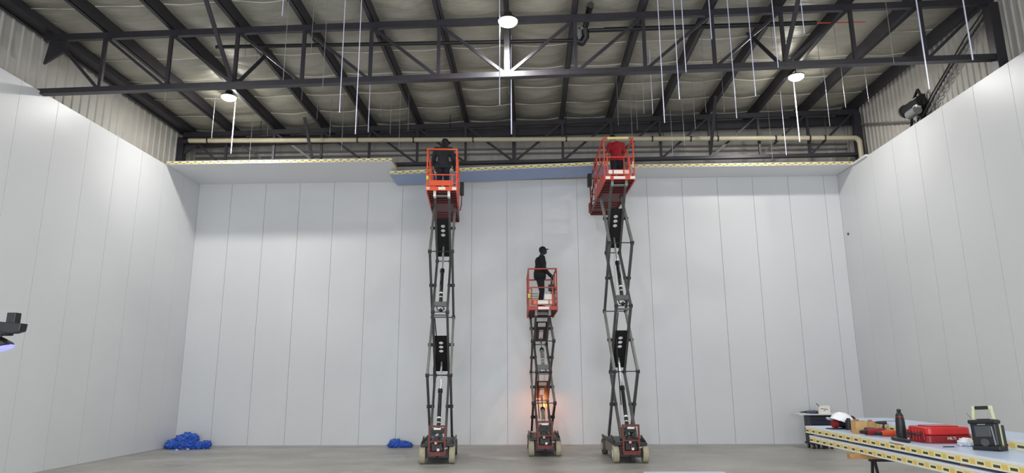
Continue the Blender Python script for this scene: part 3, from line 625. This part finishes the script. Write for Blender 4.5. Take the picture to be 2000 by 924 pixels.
# ---------------------------------------------------------------- black arm with blue lamp at the left edge
a0 = at(47, 640, Y=4.0)
t = empty('lamp_stand', (a0.x-.75, 4.0, 0)); tag(t, 'black arm with a blue-lit spot lamp beneath, at the left photo edge', 'work light')
B((-.03, -.03, .02), (.03, .03, 2.36), 'post', M['black'], t, bevel=.004)
MB().box((-.3, -.025, 0), (.3, .025, .03)).box((-.025, -.3, 0), (.025, .3, .03)).build('foot', M['black'], t)
MB().prism([(0, -.03, 2.285), (.70, -.03, 2.285), (.745, -.03, 2.298), (.75, -.03, 2.345), (.55, -.03, 2.362), (0, -.03, 2.37)], (0, .06, 0)).build('arm', M['black'], t, bevel=.004)
B((.645, -.02, 2.345), (.70, .03, 2.412), 'upright_stub', M['black'], t, bevel=.003)
MB().tube((.60, 0, 2.275), (.60, 0, 2.29), .07, .075, 20).build('swivel', M['black'], t, smooth=True)
MB().tube((.61, 0, 2.25), (.61, 0, 2.28), .01, n=8).tube((.575, 0, 2.25), (.575, 0, 2.28), .01, n=8).build('bracket', M['dark'], t)
lh = MB().lathe([(.015, .07), (.05, .065), (.075, .04), (.1, .01), (.1, .0)], n=28).build('lamp_head', M['black'], t, smooth=True); lh.location = (.585, 0, 2.19); lh.rotation_euler = (.12, -.3, 0)
MB().lathe([(.098, .0), (.1, -.006), (.094, -.012), (.07, -.012), (.06, -.004), (.005, -.002)], n=28).build('lens', M['bluel'], lh, smooth=True)
ld = bpy.data.lights.new('blue_spot', 'SPOT'); ld.energy = 3; ld.color = (.3, .3, 1); lo = bpy.data.objects.new('blue_spot', ld); col.objects.link(lo); lo.parent = lh; lo.location = (0, 0, -.04)

# ---------------------------------------------------------------- people
def person(loc, rz, label, J, skin, top, trousers, cap=None, hair=True, lean=(0, 0, 0), head_yaw=0, head_pitch=0, sleeves=True, s=1.0, cap_m=None, bulk=1.0):
    """J: joints in local space, person faces local +y."""
    t = blob_root = None
    V = Vector
    hd = V(J['head']); nk = V(J['neck']); ch = V(J['chest']); hp_ = V(J['hip'])
    HR = Euler((head_pitch, 0, head_yaw))
    def H(v): return hd+HR.to_matrix()@V(v)
    mb = MB()
    mb.ball(H((0, 0, .02)), (.076, .095, .10), 20, 14, HR); mb.ball(H((0, .018, -.055)), (.058, .072, .065), 16, 10, HR)       # cranium, jaw
    mb.ball(H((0, .085, -.075)), (.03, .022, .022), 10, 8, HR)                                                              # chin
    mb.cap(H((0, .088, .01)), H((0, .108, -.03)), .009, .014); mb.ball(H((0, .088, -.055)), (.026, .014, .008), 10, 6, HR)   # nose, lips
    for sx in (-1, 1): mb.ball(H((sx*.076, -.005, -.015)), (.012, .022, .034), 8, 8, HR)
    mb.cap(nk+V((0, -.01, -.03)), H((0, -.02, -.05)), .056, .052)
    mb.ball(ch, (.155, .10, .16), 18, 12); mb.cap(ch+V((0, 0, -.1)), hp_+V((0, 0, .06)), .12, .12); mb.ball(hp_, (.155, .115, .12), 18, 12)
    def limb(a, b_, c, r0, r1, r2): mb.cap(a, b_, r0, r1); mb.cap(b_, c, r1*.98, r2)
    for sd_ in ('L', 'R'):
        sh, el, wr = V(J['sh'+sd_]), V(J['el'+sd_]), V(J['wr'+sd_]); mb.cap(ch+V((0, 0, .1)), sh, .07, .06); limb(sh, el, wr, .054, .042, .03)
        kn, an = V(J['kn'+sd_]), V(J['an'+sd_]); hj = hp_+V((.09 if sd_ == 'R' else -.09, 0, -.03)); limb(hj, kn, an, .085, .058, .04)
        # hand: palm, four fingers with a knuckle bend, thumb from the side of the palm
        d = (wr-el).normalized(); g = V(J.get('curl', (0, 0, -1))).normalized(); sw = d.cross(g)
        if sw.length < .1: sw = d.cross(V((1, 0, 0)))
        sw.normalize(); g = sw.cross(d).normalized()*(1 if True else -1)
        pc = wr+d*.05; mb.cap(wr, wr+d*.03, .026, .03)
        for i, (o_, ln) in enumerate(((-.03, .034), (-.01, .042), (.01, .04), (.03, .031))):
            kb = wr+d*.085+sw*o_; mb.cap(wr+d*.03+sw*o_*.6, kb, .013, .0105); k2 = kb+(d*.6-g*.7).normalized()*ln; mb.cap(kb, k2, .0098, .009); mb.cap(k2, k2+(d*-.1-g*1).normalized()*ln*.75, .009, .0078)
        th = wr+d*.03+sw*.032*(-1); mb.cap(wr+d*.02, th, .014, .0125); th2 = th+(d*.6-sw*.5-g*.35).normalized()*.035; mb.cap(th, th2, .012, .0105); mb.cap(th2, th2+(d*.7-g*.6).normalized()*.028, .0105, .009)
        mb.cap(an, an+V((0, .13, -.045)), .038, .03)
    body = blob(mb, 'person', skin, None, .0075, 3); body.location = loc; body.rotation_euler = (0, 0, rz); body.scale = (s, s, s); tag(body, label, 'person')
    # top
    mb = MB(); mb.ball(ch, (.178*bulk, .122*bulk*bulk, .175), 18, 12); mb.cap(ch+V((0, -.01, -.1)), hp_+V((0, -.01, .03)), .138*bulk, .148*bulk); mb.ball(hp_+V((0, 0, -.03)), (.205*bulk, .152*bulk, .19), 18, 12); mb.ball(ch+V((0, -.06, .06)), (.14*bulk, .09*bulk, .13), 16, 10); mb.cap(ch+V((0, -.01, .1)), nk+V((0, -.012, -.035)), .10, .066)
    for sd_ in ('L', 'R'):
        sh, el, wr = V(J['sh'+sd_]), V(J['el'+sd_]), V(J['wr'+sd_]); mb.cap(ch+V((0, 0, .09)), sh, .085, .074); mb.cap(sh, el if sleeves else sh.lerp(el, .8), .072*bulk, .060*bulk)
        if sleeves: mb.cap(el, el.lerp(wr, .93), .057*bulk, .044)
    tp_ = blob(mb, 'jacket' if sleeves else 'shirt', top, body, .012, 3); hem = hp_.z-(.12 if sleeves else .05)
    for v in tp_.data.vertices:
        if v.co.z < hem: v.co.z = hem
    mb = MB(); mb.ball(hp_+V((0, 0, -.01)), (.166, .126, .125), 18, 12)
    for sd_ in ('L', 'R'):
        kn, an = V(J['kn'+sd_]), V(J['an'+sd_]); hj = hp_+V((.09 if sd_ == 'R' else -.09, 0, -.03)); mb.cap(hj, kn, .102, .075); mb.cap(kn, an+V((0, 0, -.0)), .073, .062)
    blob(mb, 'trousers', trousers, body, .012, 3)
    for sd_ in ('L', 'R'):
        an = V(J['an'+sd_]); mb = MB(); mb.cap(an+V((0, -.01, .06)), an+V((0, -.01, -.03)), .056, .05); mb.cap(an+V((0, 0, -.035)), an+V((0, .15, -.045)), .045, .04); mb.box((an.x-.045, an.y-.065, an.z-.085), (an.x+.045, an.y+.19, an.z-.06))
        blob(mb, 'boot', M['boot'], body, .012, 2)
    mb = MB()
    if cap:
        mb.ball(H((0, -.004, .035)), (.088, .107, .095), 20, 12, HR); blob(mb, 'cap', cap_m or M['cloth'], body, .01, 2)
        mb = MB(); vs = []
        for k_ in range(2):
            for i in range(11):
                a_ = PI/2-.95+1.9*i/10; rr = (.09, .165)[k_]; vs.append(H((rr*.82*math.cos(a_), rr*math.sin(a_)+.012, .035-.012*k_)))
        mb.add(vs, [(i, i+1, 12+i, 11+i) for i in range(10)]); pk = mb.build('cap_peak', cap_m or M['cloth'], body); sd2 = pk.modifiers.new('s', 'SOLIDIFY'); sd2.thickness = .006
    mb = MB(); mb.ball(H((0, -.022, .03 if not cap else -.01)), (.084, .088, .098 if not cap else .06), 18, 12, HR)
    if not cap: mb.ball(H((0, -.0, .075)), (.07, .085, .055), 16, 10, HR)
    blob(mb, 'hair', M['hair'], body, .01, 2)
    for sx in (-1, 1):
        MB().ball(H((sx*.03, .083, .012)), (.013, .009, .008), 10, 8, HR).build('eye', M['hair'], body, smooth=True)
    return body
STAND = dict(head=(0, .02, 1.64), neck=(0, 0, 1.50), chest=(0, 0, 1.30), hip=(0, 0, .96), shL=(-.19, -.01, 1.42), shR=(.19, -.01, 1.42), elL=(-.24, -.02, 1.13), elR=(.24, -.02, 1.13), wrL=(-.24, .08, .88), wrR=(.24, .08, .88),
             knL=(-.10, .02, .51), knR=(.10, .02, .51), anL=(-.11, -.02, .09), anR=(.11, -.02, .09))

# ---------------------------------------------------------------- scissor lifts
LA = 2.16
def holed_plate(m_, x0, x1, s0, s1, holes, r, P):
    """plate in (x, s) space mapped by P(x, s); round holes at s values"""
    mb = MB(); n = 24; cuts = [s0]+[(holes[i]+holes[i+1])/2 for i in range(len(holes)-1)]+[s1]
    # cells: solid strip below, holed cells, solid strip above
    lo, hi = holes[0]-.078, holes[-1]+.078
    for a, b_ in ((s0, lo), (hi, s1)): mb.add([P(x0, a), P(x1, a), P(x1, b_), P(x0, b_)], [(0, 1, 2, 3)])
    edges = [lo]+[(holes[i]+holes[i+1])/2 for i in range(len(holes)-1)]+[hi]
    for i, h in enumerate(holes):
        a, b_ = edges[i], edges[i+1]; ring = []; outer = []
        for k in range(n):
            an = 2*PI*k/n; cx_, cs = math.cos(an), math.sin(an); ring.append(P(r*cx_, h+r*.9*cs))
            tx = (x1 if cx_ > 0 else -x0)/max(abs(cx_), 1e-6); ts = (b_-h if cs > 0 else h-a)/max(abs(cs), 1e-6); q_ = min(tx, ts); outer.append(P(cx_*q_, h+cs*q_))
        # corners are approximated by adding the rect corner to the nearest quad
        mb.add(ring+outer, [(k, (k+1) % n, n+(k+1) % n, n+k) for k in range(n)])
        for (sx, ss) in ((x1, b_), (x0, b_), (x0, a), (x1, a)):
            an = math.atan2(ss-h, sx) % (2*PI); k = int(an/(2*PI)*n) % n; mb.add([outer[k], P(sx, ss), outer[(k+1) % n]], [(0, 1, 2)])
    return mb
def lift(loc, yaw, Hp, label, paint, ext, variant):
    t = empty('scissor_lift', loc, yaw); tag(t, label, 'scissor lift', 'scissor lifts in front of the back wall')
    h = (Hp-.52)/4; span = math.sqrt(LA*LA-h*h); yn, yf = .10, .10+span; z0 = .52
    # chassis
    mb = MB(); mb.box((-.27, -.10, .13), (.27, 2.1, .40)); mb.build('chassis', M['dark'], t, bevel=.015)
    mb = MB(); mb.box((-.40, -.12, .405), (.40, .04, .47)); mb.box((-.38, .04, .41), (.38, 2.12, .44)); mb.box((-.40, .04, .41), (-.375, 2.12, .50)); mb.box((.375, .04, .41), (.40, 2.12, .50)); mb.build('deck', M['dark'], t, bevel=.006)
    for sx in (-1, 1):
        MB().box((min(sx*.29, sx*.385), .36, .16), (max(sx*.29, sx*.385), 1.58, .40)).build('side_tray', M['arml'], t, bevel=.012)
        MB().bar((sx*.37, -.02, .46), (sx*.37, .5, .56), .03, .09).build('side_guard', M['dark'], t, bevel=.004)
    for yw, m_ in ((0, M['tyre']), (1.93, M['tyre2'])):
        for sx in (-1, 1):
            w_ = MB().lathe([(.12, -.07), (.19, -.07), (.203, -.055), (.205, 0), (.203, .055), (.19, .07), (.12, .07)], (sx*.355, yw, .205), 32, 'X').build('wheel', m_, t, smooth=True)
            MB().lathe([(.02, -.075), (.1, -.072), (.118, -.05), (.118, .05), (.1, .072), (.02, .075)], (sx*.355, yw, .205), 24, 'X').build('hub', M['label'] if sx < 0 else M['grey'], w_, smooth=True)
    # entry ladder frame at the near end
    lf = MB()
    for sx in (-1, 1): lf.bar((sx*.19, -.22, .24), (sx*.19, -.20, .90), .045, .045)
    for z_ in (.88, .53, .27): lf.bar((-.19, -.215, z_), (.19, -.215, z_), .045, .045, side=(0, 1, 0))
    for sx in (-1, 1): lf.bar((sx*.19, -.2, .30), (sx*.19, -.08, .30), .04, .04)
    lf.bar((.0, -.215, .53), (.0, -.215, .3), .03, .03); lfo = lf.build('ladder_frame', M['dred'], t, bevel=.005)
    B((-.085, -.245, .80), (.085, -.238, .845), 'label_plate', M['label'], lfo)
    mb = MB(); mb.box((-.14, -.19, .30), (.14, -.06, .50)); mb.build('hydraulic_tank', M['dark'], t, bevel=.015)
    mb = MB(); mb.tube((-.02, -.17, .56), (-.02, .03, .56), .075, n=16); mb.tube((.07, -.19, .66), (.07, -.02, .66), .05, n=14); mb.tube((-.09, -.19, .68), (-.09, -.04, .68), .045, n=14); mb.box((-.15, -.12, .72), (.15, .0, .80)); mb.build('pump_motor', M['black'], t, smooth=True)
    mb = MB(); mb.path([(-.1, -.2, .5), (-.05, -.24, .45), (.06, -.24, .47), (.1, -.2, .58)], .012, 6); mb.path([(.02, -.2, .62), (.12, -.23, .52), (.13, -.2, .4)], .012, 6); mb.build('hose', M['black'], t, smooth=True)
    for (x_, z_, m_) in ((.03, .34, M['label']), (-.03, .49, M['beige'])):
        B((x_-.028, -.243, z_-.028), (x_+.028, -.236, z_+.028), 'label_plate', m_, lfo)
    for x_, m_ in ((-.2, M['red']), (.2, M['label']), (.235, M['grey'])): MB().tube((x_, -.2, .36), (x_, -.235, .38), .022, n=10).build('coupling', m_, t)
    MB().box((-.2, -.235, .20), (.2, -.19, .26)).box((-.15, -.225, .26), (.15, -.195, .29)).build('bumper', M['dred'], t, bevel=.004)
    mb = MB(); mb.tube((-.34, 0, .205), (.34, 0, .205), .05, n=12); mb.box((-.2, -.2, .20), (.2, -.02, .25)); mb.build('axle', M['dark'], t)
    MB().tube((0, -.2, .06), (0, -.2, .2), .02, n=8).build('tie_down', M['dark'], t)
    # scissors
    XO, XI = .29, .185
    for lv in range(4):
        za, zb = z0+lv*h, z0+(lv+1)*h
        inner_up = (lv % 2 == 1)    # level 0 inner: near-bottom -> far-top; level 1 inner: far-bottom -> near-top
        for X_, fl in ((XI, inner_up), (XO, not inner_up)):
            ya, yb = (yf, yn) if fl else (yn, yf)
            for sx in (-1, 1): MB().bar((sx*X_, ya, za), (sx*X_, yb, zb), .06, .11).build('scissor_arm', M['armd'] if X_ == XI else M['arml'] if lv in (3,) or (lv == 1) else M['armd'], t, bevel=.006)  # outer arms facing the light painted paler, the rest dark grey
        zm, ym = (za+zb)/2, (yn+yf)/2
        for sx in (-1, 1): MB().tube((sx*(XI-.04), ym, zm), (sx*(XO+.05), ym, zm), .042, n=14).build('pivot_pin', M['dark'], t, smooth=True)
        # node pins at the top of this level
        on_near_outer = (lv % 2 == 0)
        for yy_, xo in ((yn, XO if on_near_outer else XI), (yf, XI if on_near_outer else XO)):
            MB().tube((-xo-.05, yy_, zb), (xo+.05, yy_, zb), .013, n=10).build('cross_rod', M['dark'], t)
            for sx in (-1, 1): MB().tube((sx*(xo-.045), yy_, zb), (sx*(xo+.045), yy_, zb), .05, n=14).build('pin_boss', M['dark'], t, smooth=True)
    def IN(lv, s):      # point on the inner arm of a level, s from bottom to top
        za = z0+lv*h; ya, yb = ((yf, yn) if lv % 2 == 1 else (yn, yf)); return (ya+(yb-ya)*s, za+h*s)
    for lv in (1, 3):
        ya, za = IN(lv, 0); yb, zb = IN(lv, 1)
        def P(x, s_, off=0): return (x, ya+(yb-ya)*s_/LA, za+(zb-za)*s_/LA)
        if variant != 'low':
            mb = holed_plate(None, -XI+.02, XI-.02, .16, 1.38, [.86, 1.0, 1.14], .058, P); m_ = M['plate']
        else:
            mb = MB(); m_ = M['plate'] if lv == 3 else M['dred']
            for (xa, xb, sa, sb) in ((-XI+.02, XI-.02, 1.0, 1.5), (-XI+.02, -.06, .25, 1.0), (.06, XI-.02, .25, 1.0), (-.06, .06, .25, .4)): mb.add([P(xa, sa), P(xb, sa), P(xb, sb), P(xa, sb)], [(0, 1, 2, 3)])
        o = mb.build('arm_plate', m_, t); sd = o.modifiers.new('s', 'SOLIDIFY'); sd.thickness = .02; sd.offset = 0
        if variant == 'low':
            nrm = Vector((0, zb-za, -(yb-ya))).normalized(); nrm = nrm if nrm.y < 0 else -nrm
            q_ = [Vector(P(x, s_))+nrm*.02 for x, s_ in ((-.11, 1.24), (.11, 1.24), (.11, 1.48), (-.11, 1.48))]; MB().add(q_, [(0, 1, 2, 3)]).prism(q_, nrm*.004).build('label_plate', M['label'], o)
            q_ = [Vector(P(x, s_))+nrm*.02 for x, s_ in ((-.06, .93), (.06, .93), (.06, .98), (-.06, .98))]; MB().prism(q_, nrm*.004).build('label_plate', M['grey'], o)
        # lifting cylinder below the plate
        yb_, zb_ = IN(lv-1, .12); yt_, zt_ = IN(lv, .22); p_, q_ = Vector((0, yb_, zb_+.05)), Vector((0, yt_, zt_)); mid = p_.lerp(q_, .58)
        c = MB().tube(p_, mid, .048, n=18).build('lift_cylinder', M['dark'] if variant != 'low' else M['arml'], t, smooth=True)
        MB().tube(mid, q_, .026, n=14).build('piston_rod', M['chrome'], c, smooth=True)
        MB().tube(mid-(q_-p_).normalized()*.09, mid, .062, n=18).build('gland', M['black'], c, smooth=True)
        d_ = (q_-p_).normalized()
        for b0, b1 in ((.3, .34), (.18, .2)): MB().tube(p_+d_*b0, p_+d_*b1, .0495, n=18).build('label_band', M['label'], c, smooth=True)
        mb = MB(); mb.bar((-XI+.02, yb_, zb_+.03), (XI-.02, yb_, zb_+.03), .10, .13, side=(0, 1, 0)); mb.build('cross_beam', M['armd'], t, bevel=.01)
        mb = MB(); mb.path([(.05, yb_, zb_-.02), (.1, yb_-.04, zb_-.1), (.02, yb_-.03, zb_-.16), (-.08, yb_-.03, zb_-.12), (-.1, yb_, zb_)], .014, 6); mb.tube((-.03, yb_-.03, zb_-.15), (.04, yb_-.03, zb_-.1), .04, n=12); mb.build('hose', M['black'], t, smooth=True)
        mb = MB(); y9, z9 = IN(lv, .97); mb.bar((-XI+.02, y9, z9-.03), (XI-.02, y9, z9-.03), .05, .05, side=(0, 1, 0)); mb.build('cross_beam', M['armd'], t)
    mb = MB(); mb.path([(-XI+.05, yn+.05, z0+1.9*h), (-XI+.07, yf*.5, z0+1.6*h), (-XI+.03, yn+.3, z0+1.1*h), (-XI+.06, yn+.2, z0+.5*h)], .014, 6); mb.build('cable', M['black'], t, smooth=True)
    # platform
    y0, y1 = -.12, 2.02
    mb = MB(); mb.box((-.40, y0, Hp+.03), (.40, y1, Hp+.09))
    o = mb.build('platform_floor', M['maroon'], t, bevel=.004)
    mb = MB()
    for i in range(9): mb.box((-.37, y0+.14+i*.23, Hp-.01), (.37, y0+.18+i*.23, Hp+.03))
    mb.build('floor_rib', M['maroon'], t)
    for sx in (-1, 1):
        MB().box((min(sx*.405, sx*.37), y0, Hp-.03), (max(sx*.405, sx*.37), y1, Hp+.10)).build('side_beam', paint, t, bevel=.004)
        MB().box((min(sx*.405, sx*.39), y0, Hp+.10), (max(sx*.405, sx*.39), y1, Hp+.25)).build('toe_board', paint, t)
        MB().box((sx*.185-.035, y0+.06, Hp-.14), (sx*.185+.035, y0+.26, Hp+.02)).build('slide_bracket', M['arml'] if variant != 'left' else M['label'], t, bevel=.006)
    MB().tube((-.19, y0+.14, Hp-.10), (.19, y0+.14, Hp-.10), .022, n=12).build('slide_rod', M['arml'], t, smooth=True)
    fa = B((-.405, y0-.025, Hp-.0), (.405, y0, Hp+.105), 'front_fascia', paint, t, bevel=.004)
    tb = B((-.33, y0-.012, Hp+.135), (.30, y0+.006, Hp+.28), 'toe_board', paint, t)
    pats = {'left': [(-.40, -.31, M['labelr']), (-.085, .095, M['label']), (.27, .38, M['label'])], 'right': [(-.37, -.25, M['label']), (-.16, .14, M['label']), (.27, .40, M['label'])], 'low': [(-.13, .17, M['label'])]}[variant]
    for a_, b_, m_ in pats: B((a_, y0-.029, Hp+.018), (b_, y0-.024, Hp+.09), 'label_plate', m_, fa)
    pats = {'left': [], 'right': [(-.29, -.19, M['label']), (-.15, .09, M['label']), (.13, .25, M['labelr'])], 'low': [(-.25, -.17, M['labelo']), (-.14, .15, M['label']), (.18, .27, M['labelr'])]}[variant]
    for a_, b_, m_ in pats: B((a_, y0-.017, Hp+.165), (b_, y0-.011, Hp+.262), 'label_plate', m_, tb)
    TR, MR = Hp+1.14, Hp+.60
    MR = Hp+.42 if variant != 'low' else Hp+.56
    MR = {'left': Hp+.43, 'right': Hp+.62, 'low': Hp+.62}[variant]
    r_ = .038
    # near end frame (gate)
    mb = MB()
    for sx in (-1, 1): mb.bar((sx*.385, y0+.01, Hp+.10), (sx*.385, y0+.01, TR), r_, r_)
    mb.bar((-.385, y0+.01, TR), (.385, y0+.01, TR), r_, r_, side=(0, 1, 0)); mb.build('end_rail', paint, t, bevel=.005)
    mb = MB(); mb.bar((-.35, y0-.01, MR), (.37, y0-.01, MR), .03, .03, side=(0, 1, 0)); mb.bar((-.31, y0-.01, Hp+.14), (-.31, y0-.01, MR), .04, .03); mb.bar((.27, y0-.01, Hp+.14), (.27, y0-.01, MR), .04, .03)
    mb.build('gate', paint, t, bevel=.004)
    mb = MB()
    for z_ in (.3, .44, .58):
        for sx in (-1, 1): B((sx*.36-.015, y0-.014, Hp+z_), (sx*.36+.015, y0-.006, Hp+z_+.03), 'latch', M['dred'], t)
    B((-.405, y0-.02, Hp+.30 if variant == 'left' else Hp+.33), (-.35, y0-.012, Hp+.40 if variant == 'left' else Hp+.45), 'inspection_tag', M['hivis'], t) if variant != 'right' else B((.35, y0-.02, Hp+.32), (.372, y0-.012, Hp+.5), 'inspection_tag', M['label'], t)
    if variant == 'right':
        MB().tube((-.28, y0-.0, TR+.01), (.27, y0-.0, TR+.015), .036, n=12).ball((-.25, y0, TR+.01), (.045, .045, .04)).build('padded_wrap', mat('pale_yellow_foam', (232, 214, 150), .7), t, smooth=True)
    for sx in (-1, 1):
        mb = MB(); X_ = sx*.385
        for yy_ in (.72, 1.35, y1-.03): mb.bar((X_, yy_, Hp+.10), (X_, yy_, TR), r_*.8, r_)
        mb.bar((X_, y0, TR), (X_, y1, TR), r_, r_); mb.bar((X_, y0, Hp+.62), (X_, y1, Hp+.62), r_*.8, r_*.8); mb.build('side_rail', paint, t, bevel=.005)
    ye = y1
    if ext:
        ye = y1+ext
        B((-.36, y1-.9, Hp-.02), (.36, ye, Hp+.03), 'extension_deck', M['maroon'], t, bevel=.004)
        for i in range(3): B((-.34, y1+.12+i*.28, Hp-.045), (.34, y1+.16+i*.28, Hp-.02), 'extension_rib', M['maroon'], t)
        B((-.37, ye-.02, Hp-.10), (.37, ye+.02, Hp+.24), 'end_apron', M['maroon'], t)
        for sx in (-1, 1):
            MB().box((min(sx*.36, sx*.385), y1-.6, Hp-.08), (max(sx*.36, sx*.385), ye, Hp+.04)).build('extension_beam', M['dred'], t)
            X_ = sx*.35; mb = MB(); mb.bar((X_, ye-.02, Hp+.03), (X_, ye-.02, TR-.03), r_*.8, r_*.8); mb.bar((X_, y1-.5, TR-.05), (X_, ye, TR-.05), r_*.8, r_*.8); mb.bar((X_, y1-.5, Hp+.58), (X_, ye, Hp+.58), r_*.7, r_*.7); mb.bar((X_, y1+.02, TR-.05), (X_, ye-.05, Hp+.1), r_*.7, r_*.7); mb.build('extension_rail', M['dred'], t)
        mb = MB(); mb.bar((-.35, ye, TR-.05), (.35, ye, TR-.05), r_*.8, r_*.8, side=(0, 1, 0)); mb.bar((-.35, ye, Hp+.58), (.35, ye, Hp+.58), r_*.8, r_*.8, side=(0, 1, 0)); mb.build('end_rail', M['dred'], t)
        sx = 1 if variant == 'left' else -1
        cb = B((sx*.46-.06, y1+ext*.35, Hp+.62), (sx*.46+.06, y1+ext*.35+.25, Hp+1.0), 'control_box', M['black'], t, bevel=.015)
        MB().path([(sx*.46, y1+ext*.4, Hp+.62), (sx*.45, y1+ext*.4, Hp+.3), (sx*.42, y1+ext*.3, Hp+.1), (sx*.42, y1-.2, Hp-.02)], .016, 6).build('cable', M['dred'], t, smooth=True)
        if variant == 'right': MB().box((-.44, ye-.35, Hp-.06), (-.38, ye-.1, Hp+.22)).box((-.448, ye-.28, Hp+.05), (-.44, ye-.2, Hp+.18)).build('hose_box', M['dred'], t, bevel=.004)
    else:
        mb = MB(); mb.bar((-.385, ye, TR), (.385, ye, TR), r_, r_, side=(0, 1, 0)); mb.bar((-.385, ye, Hp+.62), (.385, ye, Hp+.62), r_*.8, r_*.8, side=(0, 1, 0)); mb.build('end_rail', paint, t, bevel=.005)
        B((-.39, ye-.01, Hp+.1), (.39, ye+.005, Hp+.25), 'toe_board', paint, t)
        s1_ = B((-.33, ye-.03, Hp+.35), (-.03, ye-.018, Hp+.80), 'sign_board', M['label'], t); mb = MB()
        for i in range(5): mb.box((-.30, ye-.034, Hp+.40+i*.075), (-.06, ye-.03, Hp+.425+i*.075))
        mb.build('print_line', M['grey'], s1_)
        B((.10, ye-.03, Hp+.38), (.34, ye-.018, Hp+.70), 'sign_board', M['label'], t)
        B((.05, y0+.04, Hp+.29), (.26, y0+.05, Hp+.44), 'document_card', M['label'], t)
        cb = MB().box((.2, .55, Hp+.62), (.36, .75, Hp+.80)); cb.tube((.28, .65, Hp+.8), (.28, .65, Hp+.9), .02, n=10); cb.build('control_box', M['black'], t, bevel=.01)
        MB().path([(.28, .65, Hp+.62), (.25, .6, Hp+.45), (.3, .6, Hp+.3), (.27, .6, Hp+.1)], .014, 6).build('cable', M['black'], t, smooth=True)
        MB().tube((.05, 1.85, .44), (.05, 1.85, 1.16), .018, n=8).build('beacon_post', M['dark'], t)
        bc = MB().lathe([(.05, 1.16), (.055, 1.18), (.055, 1.26), (.04, 1.29), (.01, 1.30)], (.05, 1.85, 0)).build('beacon', M['amber'], t, smooth=True)
        pd = bpy.data.lights.new('beacon_light', 'POINT'); pd.energy = 14; pd.color = (1, .28, .08); pd.shadow_soft_size = .06; po = bpy.data.objects.new('beacon_light', pd); col.objects.link(po); po.parent = t; po.location = (.05, 1.93, 1.22)
    return t
PO = mat('bright_orange_paint', (232, 84, 40), .4, var=.08, vscale=14); PR = mat('worn_red_orange_paint', (206, 74, 52), .45, var=.12, vscale=14); PM = mat('dull_red_orange_paint', (176, 66, 46), .5, var=.15, vscale=14)
LY, RY, MY = math.radians(4.6), math.radians(1.6), math.radians(1.5)
lift((-2.30, 16.72, 0), LY, 6.80, 'left raised scissor lift with bright orange platform and grey arms', PO, 1.0, 'left')
lift((2.36, 16.82, 0), RY, 7.06, 'right raised scissor lift with red-orange platform carrying the red-shirted worker', PR, 1.3, 'right')
lift((.33, 18.24, 0), MY, 3.82, 'middle scissor lift, lowest and furthest back, half raised', PM, 0, 'low')

# the three workers
J = dict(STAND); J.update(head=(.05, .05, 1.62), shL=(-.2, .02, 1.41), shR=(.2, .02, 1.41), elL=(-.27, .08, 1.14), wrL=(-.22, .26, .98), elR=(.28, .06, 1.14), wrR=(.30, .28, 1.0), curl=(0, 0, 1))
person((-2.42, 17.75, 6.905), LY, 'worker in dark clothes and dark cap standing in the left lift', J, M['dskin'], M['cloth2'], M['denim'], cap=True, head_yaw=-.9, head_pitch=.0, s=1.02, bulk=1.1)
J = dict(STAND); J.update(head=(-.07, .09, 1.60), neck=(-.02, .03, 1.48), shL=(-.18, .03, 1.40), shR=(.19, .0, 1.41), elL=(-.25, .05, 1.13), wrL=(-.12, .25, 1.05), elR=(.26, .12, 1.16), wrR=(.2, .36, 1.2), curl=(0, 0, 1))
person((2.52, 18.25, 7.165), RY+.15, 'worker in red shirt and dark trousers standing in the right lift', J, M['skin2'], M['redc'], M['denim'], head_yaw=.5, head_pitch=-.15, sleeves=False, s=1.01)
J = dict(STAND); J.update(head=(0, .07, 1.65), neck=(0, .02, 1.50), chest=(0, -.0, 1.28), hip=(0, -.03, .95), shL=(-.19, .0, 1.41), shR=(.19, .0, 1.41), elL=(-.23, .10, 1.14), wrL=(-.22, .33, 1.02), elR=(.22, .03, 1.12), wrR=(.16, .24, .90),
         knL=(-.09, .05, .50), knR=(.10, -.0, .50), anL=(-.1, -.0, .09), anR=(.11, -.08, .09), curl=(0, 0, 1))
person((.30, 18.85, 3.925), -PI/2+.25, 'worker in black clothes and cap in profile on the middle lift', J, M['dskin'], M['cloth'], M['cloth'], cap=True, head_pitch=.18, s=1.02, bulk=1.14)

# ---------------------------------------------------------------- world and render settings
w = bpy.data.worlds.new('world'); scene.world = w; w.use_nodes = True; bg = w.node_tree.nodes['Background']; bg.inputs[0].default_value = (.75, .8, .9, 1); bg.inputs[1].default_value = .25
scene.view_settings.view_transform = 'Standard'; scene.view_settings.look = 'None'; scene.view_settings.gamma = 1; scene.view_settings.exposure = 0.0
scene.view_settings.use_curve_mapping = False
